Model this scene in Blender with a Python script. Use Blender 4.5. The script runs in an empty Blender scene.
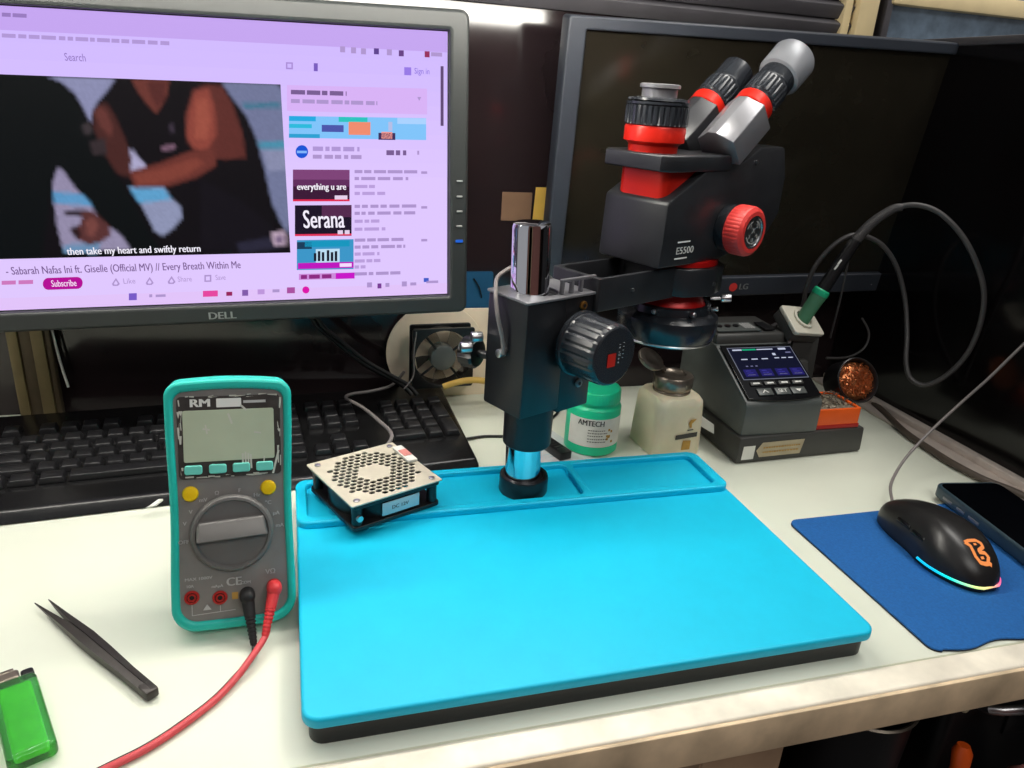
import bpy, bmesh, math, random
from mathutils import Matrix, Vector
random.seed(7)
PI = math.pi
sc = bpy.context.scene
col = sc.collection

# ------------------------------------------------------------------ camera measurements
F_PX = 754.0
EYE = Vector((0, 0, 0.40))
FW = Vector((0.2722, 0.8904, -0.3649)).normalized()
RT = Vector((0.961, -0.268, 0.063))
RT = (RT - FW * RT.dot(FW)).normalized()
UP = RT.cross(FW)

def ray(px, py):
    return RT * ((px - 512) / F_PX) - UP * ((py - 384) / F_PX) + FW
def atZ(px, py, z):
    d = ray(px, py); return EYE + d * ((z - EYE.z) / d.z)
def atY(px, py, y):
    d = ray(px, py); return EYE + d * (y / d.y)
def atX(px, py, x):
    d = ray(px, py); return EYE + d * (x / d.x)

# ------------------------------------------------------------------ materials
def lin(c):
    return tuple(((v / 255) / 12.92 if v / 255 <= 0.04045 else ((v / 255 + 0.055) / 1.055) ** 2.4) for v in c)

def mat(name, rgb, rough=0.5, metal=0.0, var=0.06, vscale=30.0, bump=0.0, bscale=200.0, coat=0.0, trans=0.0,
        emit=0.0, ior=1.45, alpha=1.0, sss=0.0, spec=0.5, rvar=0.0):
    m = bpy.data.materials.new(name); m.use_nodes = True
    nt = m.node_tree; b = nt.nodes['Principled BSDF']
    c = lin(rgb)
    b.inputs['Roughness'].default_value = rough
    b.inputs['Metallic'].default_value = metal
    b.inputs['IOR'].default_value = ior
    b.inputs['Coat Weight'].default_value = coat
    b.inputs['Transmission Weight'].default_value = trans
    b.inputs['Specular IOR Level'].default_value = spec
    if sss:
        b.inputs['Subsurface Weight'].default_value = sss
        b.inputs['Subsurface Scale'].default_value = 0.01
    tc = nt.nodes.new('ShaderNodeTexCoord')
    n = nt.nodes.new('ShaderNodeTexNoise'); n.inputs['Scale'].default_value = vscale; n.inputs['Detail'].default_value = 4
    nt.links.new(tc.outputs['Object'], n.inputs['Vector'])
    r = nt.nodes.new('ShaderNodeValToRGB')
    r.color_ramp.elements[0].position = 0.3; r.color_ramp.elements[1].position = 0.7
    r.color_ramp.elements[0].color = tuple(max(0, v * (1 - var)) for v in c) + (1,)
    r.color_ramp.elements[1].color = tuple(min(1, v * (1 + var)) for v in c) + (1,)
    nt.links.new(n.outputs['Fac'], r.inputs['Fac'])
    nt.links.new(r.outputs['Color'], b.inputs['Base Color'])
    if rvar:
        mr = nt.nodes.new('ShaderNodeMapRange')
        mr.inputs['To Min'].default_value = max(0.0, rough - rvar); mr.inputs['To Max'].default_value = rough + rvar
        nt.links.new(n.outputs['Fac'], mr.inputs['Value']); nt.links.new(mr.outputs['Result'], b.inputs['Roughness'])
    if emit:
        nt.links.new(r.outputs['Color'], b.inputs['Emission Color'])
        b.inputs['Emission Strength'].default_value = emit
    if bump:
        n2 = nt.nodes.new('ShaderNodeTexNoise'); n2.inputs['Scale'].default_value = bscale; n2.inputs['Detail'].default_value = 3
        nt.links.new(tc.outputs['Object'], n2.inputs['Vector'])
        bp = nt.nodes.new('ShaderNodeBump'); bp.inputs['Strength'].default_value = bump; bp.inputs['Distance'].default_value = 0.001
        nt.links.new(n2.outputs['Fac'], bp.inputs['Height']); nt.links.new(bp.outputs['Normal'], b.inputs['Normal'])
    return m

_em = {}
def emis(rgb, s=1.0):
    """a lit patch of a display"""
    k = (rgb, s)
    if k not in _em:
        m = bpy.data.materials.new('display_%02x%02x%02x' % rgb); m.use_nodes = True
        b = m.node_tree.nodes['Principled BSDF']
        b.inputs['Base Color'].default_value = (0.002, 0.002, 0.002, 1); b.inputs['Roughness'].default_value = 0.35
        b.inputs['Specular IOR Level'].default_value = 0.03
        b.inputs['Emission Color'].default_value = lin(rgb) + (1,); b.inputs['Emission Strength'].default_value = s
        _em[k] = m
    return _em[k]

M = dict(
    laminate=mat('white_laminate', (224, 228, 211), 0.42, var=0.035, vscale=9, bump=0.04, bscale=90, rvar=0.06),
    trim=mat('worn_edge_trim', (238, 230, 212), 0.5, var=0.16, vscale=26, bump=0.15, bscale=60),
    trimface=mat('stained_edge_face', (220, 196, 162), 0.6, var=0.3, vscale=22, bump=0.2, bscale=60),
    wood=mat('dark_shelf_wood', (60, 45, 36), 0.7, var=0.2, vscale=14),
    steel=mat('painted_steel', (70, 70, 72), 0.5),
    glass=mat('black_glass', (36, 28, 30), 0.10, var=0.25, vscale=4, spec=0.55),
    glass2=mat('black_glass_panel', (9, 7, 8), 0.13, var=0.25, vscale=4, spec=0.5),
    concrete=mat('grey_floor', (70, 66, 62), 0.8, var=0.15, vscale=6),
    alu=mat('aluminium', (206, 194, 184), 0.4, metal=0.15, var=0.08, vscale=50),
    mat=mat('blue_silicone', (0, 190, 226), 0.5, var=0.025, vscale=40, bump=0.05, bscale=300),
    blackmetal=mat('black_painted_metal', (24, 25, 28), 0.38, var=0.12, bump=0.06, bscale=500),
    headblack=mat('black_textured_casting', (37, 38, 41), 0.36, var=0.12, vscale=60, bump=0.1, bscale=600),
    blackplastic=mat('black_plastic', (20, 20, 22), 0.35, var=0.12),
    blackgloss=mat('gloss_black_plastic', (17, 17, 19), 0.14, var=0.12),
    rubber=mat('black_rubber', (22, 22, 23), 0.6, var=0.15),
    chrome=mat('polished_chrome', (225, 225, 230), 0.05, metal=1.0, var=0.02),
    steelbright=mat('brushed_steel', (190, 190, 192), 0.3, metal=1.0, var=0.08, vscale=80),
    ribbed=mat('gloss_black_knob', (34, 37, 42), 0.24, var=0.1, spec=0.6),
    silver=mat('silver_grey_coating', (124, 124, 128), 0.3, metal=0.4, var=0.06),
    cup=mat('silver_rubber_cup', (140, 142, 147), 0.38, metal=0.25, var=0.05),
    red=mat('red_anodised', (214, 36, 22), 0.32, metal=0.25, var=0.05),
    darkred=mat('red_ring', (190, 22, 20), 0.3, metal=0.2, var=0.06),
    coral=mat('coral_red_rubber', (214, 60, 56), 0.42, var=0.06),
    white=mat('white_print', (232, 232, 226), 0.5, var=0.02),
    greyprint=mat('grey_print', (186, 186, 184), 0.5, var=0.02),
    darkprint=mat('dark_print', (60, 60, 56), 0.6, var=0.05),
    teal=mat('teal_holster', (30, 186, 172), 0.42, var=0.04, bump=0.04),
    metergrey=mat('meter_grey_face', (126, 123, 120), 0.5, var=0.06, vscale=60),
    meterdark=mat('meter_dark_window', (62, 58, 56), 0.35, var=0.3, vscale=90),
    meterdial=mat('meter_dial', (104, 102, 100), 0.42, var=0.06),
    lcd=mat('lcd_glass', (186, 196, 170), 0.3, var=0.06, vscale=25),
    scratch=mat('pale_scratches', (200, 200, 188), 0.6, var=0.05),
    tealbtn=mat('pale_teal_button', (112, 214, 198), 0.45, var=0.04),
    yellow=mat('yellow_button', (238, 196, 16), 0.4, var=0.04),
    redjack=mat('red_jack', (170, 34, 30), 0.4, var=0.06),
    redlead=mat('red_lead', (206, 74, 80), 0.42, var=0.05),
    redplug=mat('red_plug', (216, 58, 62), 0.4, var=0.05),
    fanplate=mat('bare_metal_grill', (206, 199, 178), 0.45, metal=0.15, var=0.08, vscale=60),
    paleprint=mat('pale_grey_card', (200, 204, 204), 0.6, var=0.06, vscale=60),
    brownwall=mat('red_brown_wall', (124, 78, 70), 0.7, var=0.08, vscale=5),
    postred=mat('dull_red', (150, 40, 36), 0.4),
    brass=mat('brass_tone', (170, 120, 60), 0.35, metal=0.9, var=0.1),
    copper=mat('copper_wool', (206, 130, 84), 0.3, metal=0.9, var=0.25, vscale=300),
    paper=mat('white_paper', (222, 222, 214), 0.7, var=0.06, vscale=60),
    paleblue=mat('pale_blue_sticker', (168, 196, 206), 0.6, var=0.06, vscale=80),
    pink=mat('pink_sticker', (216, 140, 132), 0.6, var=0.1),
    greenjar=mat('green_translucent_plastic', (34, 196, 146), 0.35, var=0.06, sss=0.25),
    cream=mat('cream_plastic_bottle', (214, 206, 178), 0.4, var=0.1, vscale=26, sss=0.15),
    stain=mat('amber_stain', (176, 136, 62), 0.6, var=0.2, vscale=120),
    dullsteel=mat('tarnished_steel', (142, 132, 120), 0.33, metal=0.85, var=0.16, vscale=60),
    stationgrey=mat('dark_grey_case', (84, 88, 86), 0.36, var=0.06, bump=0.04, bscale=400),
    stationbase=mat('charcoal_base', (62, 62, 60), 0.45, var=0.07),
    orange=mat('orange_plastic', (232, 92, 26), 0.42, var=0.05),
    sponge=mat('dirty_wire_bits', (120, 112, 96), 0.6, var=0.5, vscale=400, bump=0.8, bscale=500),
    tape=mat('beige_tape', (176, 164, 136), 0.6, var=0.08, vscale=50),
    ivory=mat('ivory_holder', (206, 202, 186), 0.42, var=0.05),
    darkgreen=mat('dark_green_grip', (72, 122, 92), 0.42, var=0.1),
    brightgreen=mat('bright_green_cap', (30, 176, 126), 0.42, var=0.05),
    cable=mat('dark_grey_cable', (62, 60, 60), 0.42, var=0.06),
    cablelight=mat('grey_cable', (120, 114, 112), 0.45, var=0.06),
    cableblack=mat('black_cable', (18, 18, 19), 0.4, var=0.1),
    pad=mat('blue_woven_fabric', (22, 92, 160), 0.85, var=0.14, vscale=420, bump=0.5, bscale=700),
    mouse=mat('black_satin_mouse', (30, 29, 29), 0.33, var=0.12, vscale=120),
    phonecase=mat('slate_blue_case', (44, 62, 72), 0.35, var=0.06),
    phoneglass=mat('phone_glass', (4, 5, 8), 0.08, var=0.1),
    tweezer=mat('black_coated_steel', (58, 54, 52), 0.4, metal=0.3, var=0.15, vscale=90),
    monitor=mat('black_monitor_plastic', (40, 43, 43), 0.42, var=0.08),
    monitor2=mat('charcoal_monitor_plastic', (50, 54, 62), 0.4, var=0.08),
    darkscreen=mat('dark_lcd_panel', (32, 29, 23), 0.17, var=0.1, spec=0.45),
    logo=mat('silver_logo', (150, 152, 150), 0.35, metal=0.3),
    kb=mat('keyboard_case', (20, 20, 21), 0.26, var=0.15, vscale=40),
    key=mat('keycap', (30, 30, 32), 0.3, var=0.1),
    cardboard=mat('brown_cardboard', (122, 92, 70), 0.75, var=0.08),
    disc=mat('cream_card_disc', (250, 232, 206), 0.6, var=0.05),
    postit=mat('yellow_note', (226, 184, 84), 0.65, var=0.06),
    bluecard=mat('blue_card', (16, 78, 116), 0.6, var=0.06),
    olive=mat('olive_timber', (112, 98, 66), 0.6, var=0.12, vscale=40),
    olivedark=mat('olive_timber_dark', (78, 66, 48), 0.6, var=0.12, vscale=40),
    yellowcable=mat('yellow_sleeve', (220, 180, 92), 0.5, var=0.06),
    frame=mat('cream_window_frame', (226, 206, 160), 0.5, var=0.06),
    slat=mat('dark_grey_slats', (74, 72, 76), 0.5, var=0.15, vscale=20),
    browncable=mat('brown_cable', (76, 66, 58), 0.5, var=0.08),
    skin=mat('tan_plastic', (190, 160, 130), 0.6, var=0.1),
)
def glassy(name, rgb, rough, trans=0.85):
    return mat(name, rgb, rough, trans=trans, var=0.03, ior=1.4)
M['lighter'] = glassy('clear_green_plastic', (160, 252, 170), 0.10, 0.92)
M['clearblade'] = mat('smoked_blades', (214, 206, 196), 0.12, trans=0.92, var=0.03, ior=1.2)
M['pane'] = mat('hazy_window_glass', (96, 112, 128), 0.25, var=0.25, vscale=60)
M['tube'] = emis((255, 250, 240), 46.0)

# ------------------------------------------------------------------ mesh builder
class MB:
    def __init__(s): s.v = []; s.f = []; s.mi = []
    def raw(s, verts, faces, m=0, mtx=None):
        o = len(s.v)
        for p in verts:
            p = Vector(p); s.v.append(mtx @ p if mtx else p)
        for f in faces: s.f.append([i + o for i in f]); s.mi.append(m)
        return s
    def bm(s, b, m=0, mtx=None):
        b.verts.ensure_lookup_table(); b.verts.index_update()
        s.raw([v.co.copy() for v in b.verts], [[v.index for v in f.verts] for f in b.faces], m, mtx); b.free(); return s
    def box(s, c, size, m=0, bev=0.0, seg=2, mtx=None, rot=None):
        b = bmesh.new(); bmesh.ops.create_cube(b, size=1)
        bmesh.ops.scale(b, vec=Vector(size), verts=b.verts)
        if bev: bmesh.ops.bevel(b, geom=b.edges[:], offset=bev, segments=seg, profile=0.5, affect='EDGES')
        t = Matrix.Translation(c)
        if rot is not None: t = t @ rot
        if mtx: t = mtx @ t
        return s.bm(b, m, t)
    def hexa(s, p, m=0, bev=0.0, mtx=None):
        """eight corners: bottom four then top four (same winding)"""
        b = bmesh.new(); vs = [b.verts.new(q) for q in p]
        for f in ((3, 2, 1, 0), (4, 5, 6, 7), (0, 1, 5, 4), (1, 2, 6, 5), (2, 3, 7, 6), (3, 0, 4, 7)): b.faces.new([vs[i] for i in f])
        bmesh.ops.recalc_face_normals(b, faces=b.faces)
        if bev: bmesh.ops.bevel(b, geom=b.edges[:], offset=bev, segments=2, profile=0.5, affect='EDGES')
        return s.bm(b, m, mtx)
    def lathe(s, prof, m=0, origin=(0, 0, 0), axis=(0, 0, 1), seg=40, rib=None, caps=True, mtx=None):
        """prof: (radius, height) list along the axis. rib=(count, depth) flutes"""
        q = Vector((0, 0, 1)).rotation_difference(Vector(axis).normalized()).to_matrix().to_4x4()
        t = Matrix.Translation(origin) @ q
        if mtx: t = mtx @ t
        V = []; Fc = []
        if rib: seg = rib[0] * 4
        for k, pr in enumerate(prof):
            r, h = pr[0], pr[1]
            for i in range(seg):
                rr = r
                if rib and len(pr) > 2 and i % 4 == 0: rr = r - rib[1]
                a = 2 * PI * i / seg; V.append((rr * math.cos(a), rr * math.sin(a), h))
        for k in range(len(prof) - 1):
            for i in range(seg):
                j = (i + 1) % seg; Fc.append((k * seg + i, k * seg + j, (k + 1) * seg + j, (k + 1) * seg + i))
        if caps:
            Fc.append(tuple(reversed(range(seg)))); n = (len(prof) - 1) * seg; Fc.append(tuple(n + i for i in range(seg)))
        return s.raw(V, Fc, m, t)
    def cyl(s, p0, p1, r0, r1=None, m=0, seg=32, bev=0.0, mtx=None):
        p0 = Vector(p0); p1 = Vector(p1); L = (p1 - p0).length; r1 = r0 if r1 is None else r1
        pr = [(r0, 0), (r1, L)] if not bev else [(r0 - bev, 0), (r0 - .3 * bev, .3 * bev), (r0, bev), (r1, L - bev), (r1 - .3 * bev, L - .3 * bev), (r1 - bev, L)]
        return s.lathe(pr, m, p0, p1 - p0, seg, mtx=mtx)
    def tube(s, pts, r, m=0, seg=10, smooth=4, mtx=None):
        P = [Vector(p) for p in pts]
        R = list(r) if isinstance(r, (list, tuple)) else [r] * len(P)
        if smooth and len(P) > 2:
            Q = []; RR = []
            for i in range(len(P) - 1):
                p0, p1, p2, p3 = P[max(i - 1, 0)], P[i], P[i + 1], P[min(i + 2, len(P) - 1)]
                for k in range(smooth):
                    t = k / smooth
                    Q.append(0.5 * ((2 * p1) + (-p0 + p2) * t + (2 * p0 - 5 * p1 + 4 * p2 - p3) * t * t + (-p0 + 3 * p1 - 3 * p2 + p3) * t ** 3))
                    RR.append(R[i] + (R[i + 1] - R[i]) * t)
            Q.append(P[-1]); RR.append(R[-1]); P, R = Q, RR
        V = []; Fc = []; nrm = None
        for i, p in enumerate(P):
            t = (P[min(i + 1, len(P) - 1)] - P[max(i - 1, 0)]).normalized()
            if nrm is None:
                nrm = t.orthogonal().normalized()
            else:
                nrm = (nrm - t * nrm.dot(t)).normalized()
            bn = t.cross(nrm)
            for k in range(seg):
                a = 2 * PI * k / seg; V.append(p + (nrm * math.cos(a) + bn * math.sin(a)) * R[i])
        for i in range(len(P) - 1):
            for k in range(seg):
                j = (k + 1) % seg; Fc.append((i * seg + k, i * seg + j, (i + 1) * seg + j, (i + 1) * seg + k))
        Fc.append(tuple(reversed(range(seg)))); n = (len(P) - 1) * seg; Fc.append(tuple(n + k for k in range(seg)))
        return s.raw(V, Fc, m, mtx)
    def plate(s, outlines, z0, z1, m=0, bev=0.0, mtx=None, res=2):
        """flat plate with holes; outlines = list of closed 2-D loops (first outer), rounded edges of radius bev"""
        cu = bpy.data.curves.new('tmp', 'CURVE'); cu.dimensions = '2D'; cu.fill_mode = 'BOTH'
        for lp in outlines:
            sp = cu.splines.new('POLY'); sp.points.add(len(lp) - 1)
            for i, p in enumerate(lp): sp.points[i].co = (p[0], p[1], 0, 1)
            sp.use_cyclic_u = True
        cu.extrude = max(1e-5, (z1 - z0) / 2 - bev); cu.bevel_depth = bev; cu.bevel_resolution = res if bev else 0
        cu.offset = -bev
        ob = bpy.data.objects.new('tmp', cu); col.objects.link(ob)
        dg = bpy.context.evaluated_depsgraph_get(); dg.update()
        me = bpy.data.meshes.new_from_object(ob.evaluated_get(dg))
        t = Matrix.Translation((0, 0, (z0 + z1) / 2))
        if mtx: t = mtx @ t
        s.raw([v.co.copy() for v in me.vertices], [list(p.vertices) for p in me.polygons], m, t)
        bpy.data.objects.remove(ob); bpy.data.curves.remove(cu); bpy.data.meshes.remove(me)
        return s
    def prism(s, poly, d0, d1, m=0, mtx=None, bev=0.0):
        """poly: list of (x, z) in a vertical plane, extruded along y"""
        b = bmesh.new(); n = len(poly)
        a = [b.verts.new((p[0], d0, p[1])) for p in poly]; c = [b.verts.new((p[0], d1, p[1])) for p in poly]
        b.faces.new(a); b.faces.new(list(reversed(c)))
        for i in range(n): b.faces.new((a[(i + 1) % n], a[i], c[i], c[(i + 1) % n]))
        bmesh.ops.recalc_face_normals(b, faces=b.faces)
        if bev: bmesh.ops.bevel(b, geom=b.edges[:], offset=bev, segments=2, profile=0.5, affect='EDGES')
        return s.bm(b, m, mtx)
    def flat(s, poly, m=0, mtx=None):
        return s.raw([(p[0], p[1], p[2] if len(p) > 2 else 0) for p in poly], [list(range(len(poly)))], m, mtx)
    def text(s, txt, size, m=0, mtx=None, align='LEFT', bold=0.0, sx=1.0, fit=None, fn=None, depth=0.0):
        cu = bpy.data.curves.new('tmp', 'FONT'); cu.body = txt; cu.size = size; cu.align_x = align; cu.align_y = 'CENTER'
        cu.resolution_u = 3; cu.extrude = depth
        ob = bpy.data.objects.new('tmp', cu); col.objects.link(ob)
        dg = bpy.context.evaluated_depsgraph_get(); dg.update()
        me = bpy.data.meshes.new_from_object(ob.evaluated_get(dg))
        vs = [v.co.copy() for v in me.vertices]
        if fit and vs:
            w = max(v.x for v in vs) - min(v.x for v in vs); sx = fit / w
        vs = [Vector((v.x * sx, v.y, v.z)) for v in vs]
        for sh in ((-bold, bold) if bold else (0,)):            # heavier strokes: the outline drawn twice, side by side
            vv = [Vector((v.x + sh, v.y, v.z)) for v in vs]
            if fn: vv = [Vector(fn(v)) for v in vv]
            s.raw(vv, [list(p.vertices) for p in me.polygons], m, mtx)
        bpy.data.objects.remove(ob); bpy.data.curves.remove(cu); bpy.data.meshes.remove(me)
        return s
    def build(s, name, mats, parent=None, loc=None, rot=None, sharp=38, smooth=True):
        me = bpy.data.meshes.new(name); me.from_pydata([tuple(v) for v in s.v], [], s.f)
        mats = mats if isinstance(mats, (list, tuple)) else [mats]
        for x in mats: me.materials.append(x)
        me.polygons.foreach_set('material_index', s.mi)
        if smooth:
            me.polygons.foreach_set('use_smooth', [True] * len(me.polygons))
            me.set_sharp_from_angle(angle=math.radians(sharp))
        me.update()
        o = bpy.data.objects.new(name, me); col.objects.link(o)
        if parent: o.parent = parent
        if loc is not None: o.location = loc
        if rot is not None: o.rotation_euler = rot
        return o

def rrect(x0, y0, x1, y1, r, n=6):
    out = []
    for cx, cy, a0 in ((x1 - r, y1 - r, 0), (x0 + r, y1 - r, 90), (x0 + r, y0 + r, 180), (x1 - r, y0 + r, 270)):
        for i in range(n + 1):
            a = math.radians(a0 + 90 * i / n); out.append((cx + r * math.cos(a), cy + r * math.sin(a)))
    return out
def circ(cx, cy, r, n=32): return [(cx + r * math.cos(2 * PI * i / n), cy + r * math.sin(2 * PI * i / n)) for i in range(n)]

def tag(o, label=None, cat=None, group=None, kind=None):
    if label: o['label'] = label
    if cat: o['category'] = cat
    if group: o['group'] = group
    if kind: o['kind'] = kind
    return o
def thing(name, label, cat, loc=(0, 0, 0), rz=0.0, group=None, mtx=None):
    o = bpy.data.objects.new(name, None); col.objects.link(o); o.empty_display_size = 0.02
    if mtx is not None: o.matrix_world = mtx
    else: o.location = loc; o.rotation_euler = (0, 0, rz)
    return tag(o, label, cat, group)
def struct(o): return tag(o, kind='structure')
def frame3(o, x, y, z):
    """matrix whose columns are the axes x y z at point o"""
    m = Matrix.Identity(4)
    for i, a in enumerate((x, y, z)):
        for j in range(3): m[j][i] = a[j]
    for j in range(3): m[j][3] = o[j]
    return m
def plane_xy(z=0.0):  return Matrix.Translation((0, 0, z))
def facing_front(y):   # local (u, v) -> (x, y, z): u right, v up, looking along +y
    return frame3((0, y, 0), (1, 0, 0), (0, 0, 1), (0, -1, 0))

# ------------------------------------------------------------------ camera and light
cam = bpy.data.cameras.new('camera'); co = bpy.data.objects.new('camera', cam); col.objects.link(co)
co.matrix_world = frame3(EYE, RT, UP, -FW)
cam.sensor_fit = 'HORIZONTAL'; cam.sensor_width = 36; cam.lens = F_PX / 1024 * 36; cam.clip_start = 0.01; cam.clip_end = 50
sc.camera = co
w = bpy.data.worlds.new('world'); sc.world = w; w.use_nodes = True
w.node_tree.nodes['Background'].inputs['Color'].default_value = (0.95, 0.97, 1.0, 1)
w.node_tree.nodes['Background'].inputs['Strength'].default_value = 0.34
vs_ = sc.view_settings; vs_.view_transform = 'Standard'; vs_.look = 'None'; vs_.gamma = 1; vs_.exposure = 0.0; vs_.use_curve_mapping = False
try:
    sc.cycles.max_bounces = 8; sc.cycles.use_denoising = True; sc.cycles.caustics_reflective = False
    sc.cycles.sample_clamp_indirect = 4.0
except Exception: pass

YW = 0.950          # back wall plane
XW = 0.815          # right glass partition

# ------------------------------------------------------------------ setting
struct(MB().box((0.1, 0.4, -0.765), (3.4, 3.0, 0.03)).build('floor', M['concrete']))
b = MB(); b.box((-0.05, YW + 0.012, -0.14), (1.9, 0.024, 1.26)); b.box((0, YW + 0.05, 0.2), (3.0, 0.05, 1.94), 1)
struct(b.build('wall_back', [M['glass'], M['slat']]))
b = MB(); b.box((XW + 0.008, 0.30, 0.10), (0.016, 1.29, 0.77), 0); b.box((XW + 0.008, 0.30, 0.489), (0.020, 1.29, 0.010), 1, 0.002)
struct(b.build('wall_right', [M['glass2'], M['slat']]))
# added wall and door behind the camera, unseen, there only for reflections
struct(MB().box((0.1, -1.62, 0.45), (3.4, 0.04, 2.4)).build('added_wall_front', M['brownwall']))
b = MB(); b.box((-0.75, -1.59, 0.27), (0.72, 0.03, 2.0), 0, 0.004); b.box((-0.75, -1.585, 0.27), (0.80, 0.02, 2.06), 1, 0.004)
dr = struct(b.build('added_door', [M['white'], M['frame']])); MB().cyl((-0.45, -1.575, 0.25), (-0.45, -1.53, 0.25), 0.012, m=0, seg=20).build('added_door_handle', M['steelbright'], dr)
# aluminium rail under the glass partition
b = MB(); b.box((XW - 0.006, 0.42, 0.006), (0.014, 1.04, 0.012), 0, 0.002); b.box((XW - 0.022, 0.42, 0.002), (0.020, 1.04, 0.004), 0, 0.001)
struct(b.build('trim_1', M['alu']))
# slatted strip above the wall panel
b = MB()
for i in range(7):
    b.box((0.19, YW - 0.004, 0.500 + i * 0.022), (1.06, 0.016, 0.018), 0, 0.002, rot=Matrix.Rotation(math.radians(28), 4, 'X'))
struct(b.build('trim_2', M['slat']))
# the window at the upper right: frame posts and hazy pane
win = MB(); 
win.box((0.733, YW - 0.012, 0.62), (0.030, 0.024, 0.26), 0, 0.003); win.box((0.707, YW - 0.008, 0.62), (0.012, 0.018, 0.26), 0, 0.002); win.box((0.770, YW - 0.008, 0.62), (0.010, 0.018, 0.26), 1, 0.002)
win.box((1.05, YW - 0.010, 0.545), (0.56, 0.022, 0.022), 0, 0.003); win.box((1.05, YW - 0.010, 0.73), (0.56, 0.022, 0.03), 0, 0.003)
wo = struct(win.build('window_1', [M['frame'], M['slat']]))
MB().box((1.05, YW - 0.004, 0.515), (0.56, 0.006, 0.05)).build('pane', M['pane'], wo)
MB().box((1.05, YW - 0.004, 0.64), (0.56, 0.006, 0.17)).build('pane', M['pane'], wo)

# ------------------------------------------------------------------ workbench
wb = thing('workbench', 'white laminate workbench with a worn pale front edge, everything stands on it', 'workbench', (0.1, 0.64, -0.75))
wbI = Matrix.Translation((-0.1, -0.64, 0.75))
MB().box((0.06, 0.657, -0.014), (1.51, 0.584, 0.028), 0, 0.0015, mtx=wbI).build('tabletop', M['laminate'], wb)
b = MB(); b.box((0.06, 0.3530, -0.0165), (1.51, 0.0235, 0.033), 0, 0.0025, 3, mtx=wbI); b.box((0.06, 0.3405, -0.018), (1.51, 0.004, 0.032), 1, 0.001, mtx=wbI)
tag(b.build('edge_trim', [M['trim'], M['trimface']], wb), 'worn cream front edge strip')
for x, y in ((-0.66, 0.40), (0.78, 0.40), (-0.66, 0.90), (0.78, 0.90)):
    MB().box((x, y, -0.39), (0.04, 0.04, 0.72), 0, 0.003, mtx=wbI).build('leg', M['steel'], wb)
MB().box((0.06, 0.66, -0.313), (1.40, 0.50, 0.018), 0, 0.002, mtx=wbI).build('lower_shelf', M['wood'], wb)

# ------------------------------------------------------------------ work mat on the microscope base
CX, CY = 0.212, 0.632
MX0, MX1, MY0, MY1, MS = -0.007, 0.4265, 0.375, 0.676, 0.600
mt = thing('silicone_mat', 'bright blue silicone work mat with a recessed tray strip along its back', 'work mat', (0.21, 0.52, 0.0163))
T = Matrix.Translation((-0.21, -0.52, -0.0163))
b = MB()
b.plate([rrect(MX0, MY0, MX1, MS + 0.012, 0.012, 8)], 0.0163, 0.0252, 0, 0.0022, T)
tag(b.build('work_surface', M['mat'], mt), None)
b = MB()
b.plate([rrect(MX0, MS - 0.002, MX1, MY1, 0.012, 8), circ(CX, CY, 0.0200)], 0.0163, 0.0262, 0, 0.001, T)
b.plate([rrect(MX0, MS - 0.004, MX1, MY1, 0.012, 8), rrect(MX0 + 0.010, MS + 0.006, 0.268, MY1 - 0.008, 0.006, 5),
         rrect(0.276, MS + 0.006, MX1 - 0.012, MY1 - 0.008, 0.006, 5)], 0.024, 0.0318, 0, 0.0018, T)
b.build('tray_strip', M['mat'], mt)

# ------------------------------------------------------------------ stereo microscope
AL = math.radians(25)
ms = thing('stereo_microscope', 'black and red trinocular stereo microscope on a chrome pillar stand', 'microscope', (CX, CY, 0.0))
b = MB(); b.plate([rrect(MX0 + 0.004 - CX, MY0 + 0.004 - CY, MX1 - 0.004 - CX, MY1 - 0.004 - CY, 0.010)], 0.0, 0.0161, 0, 0.001)
b.build('base_plate', M['blackmetal'], ms)
A_ = Matrix.Rotation(AL, 4, 'Z')          # arm frame: +X towards the eyepieces, -Y the near side
def mp(bld, name, mats, parent=ms, label=None, sharp=38):
    o = bld.build(name, mats, parent, sharp=sharp)
    if label: o['label'] = label
    return o
mp(MB().lathe([(0.0175, 0.012), (0.0175, 0.2885), (0.0165, 0.2915), (0.0145, 0.2925)], seg=48, axis=(-0.034, 0.004, 1)), 'pillar', M['chrome'], label='polished chrome pillar')
mp(MB().lathe([(0.0236, 0.0266), (0.0243, 0.0280), (0.0243, 0.0420), (0.0236, 0.0443), (0.0200, 0.0450), (0.0185, 0.0430)], seg=48), 'pillar_collar', M['blackplastic'])
# focus block and its lower sleeve
b = MB()
b.hexa([(-0.036, -0.027, 0.121), (0.012, -0.027, 0.121), (0.012, 0.027, 0.121), (-0.036, 0.027, 0.121), (-0.036, -0.027, 0.229), (0.012, -0.027, 0.229), (0.012, 0.027, 0.229), (-0.036, 0.027, 0.229)], 0, 0.0025, A_)
b.box((0.032, 0, 0.173), (0.042, 0.052, 0.112), 0, 0.002, mtx=A_)
b.lathe([(0.0222, 0.0790), (0.0234, 0.0805), (0.0238, 0.129), (0.0238, 0.140)], seg=40, mtx=A_)
fb = mp(b, 'focus_block', M['blackmetal'])
b = MB(); b.plate([rrect(-0.0375, -0.0285, 0.0545, 0.0285, 0.003), circ(0, 0, 0.0186)], 0.2288, 0.2312, 0, 0.0006, A_)
mp(b, 'top_plate', M['silver'], fb, 'grey top plate with worn edges')
for (x, z) in ((0.032, 0.220), (0.036, 0.143)):
    mp(MB().cyl((x, -0.0262, z), (x, -0.0290, z), 0.0042, m=0, seg=20, bev=0.0008, mtx=A_).cyl((x, -0.0288, z), (x, -0.0294, z), 0.0019, m=1, seg=6, mtx=A_),
       'screw', [M['brass'] if z > .2 else M['silver'], M['blackmetal']], fb)
b = MB()                                                       # small comb bracket standing on the top plate
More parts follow.
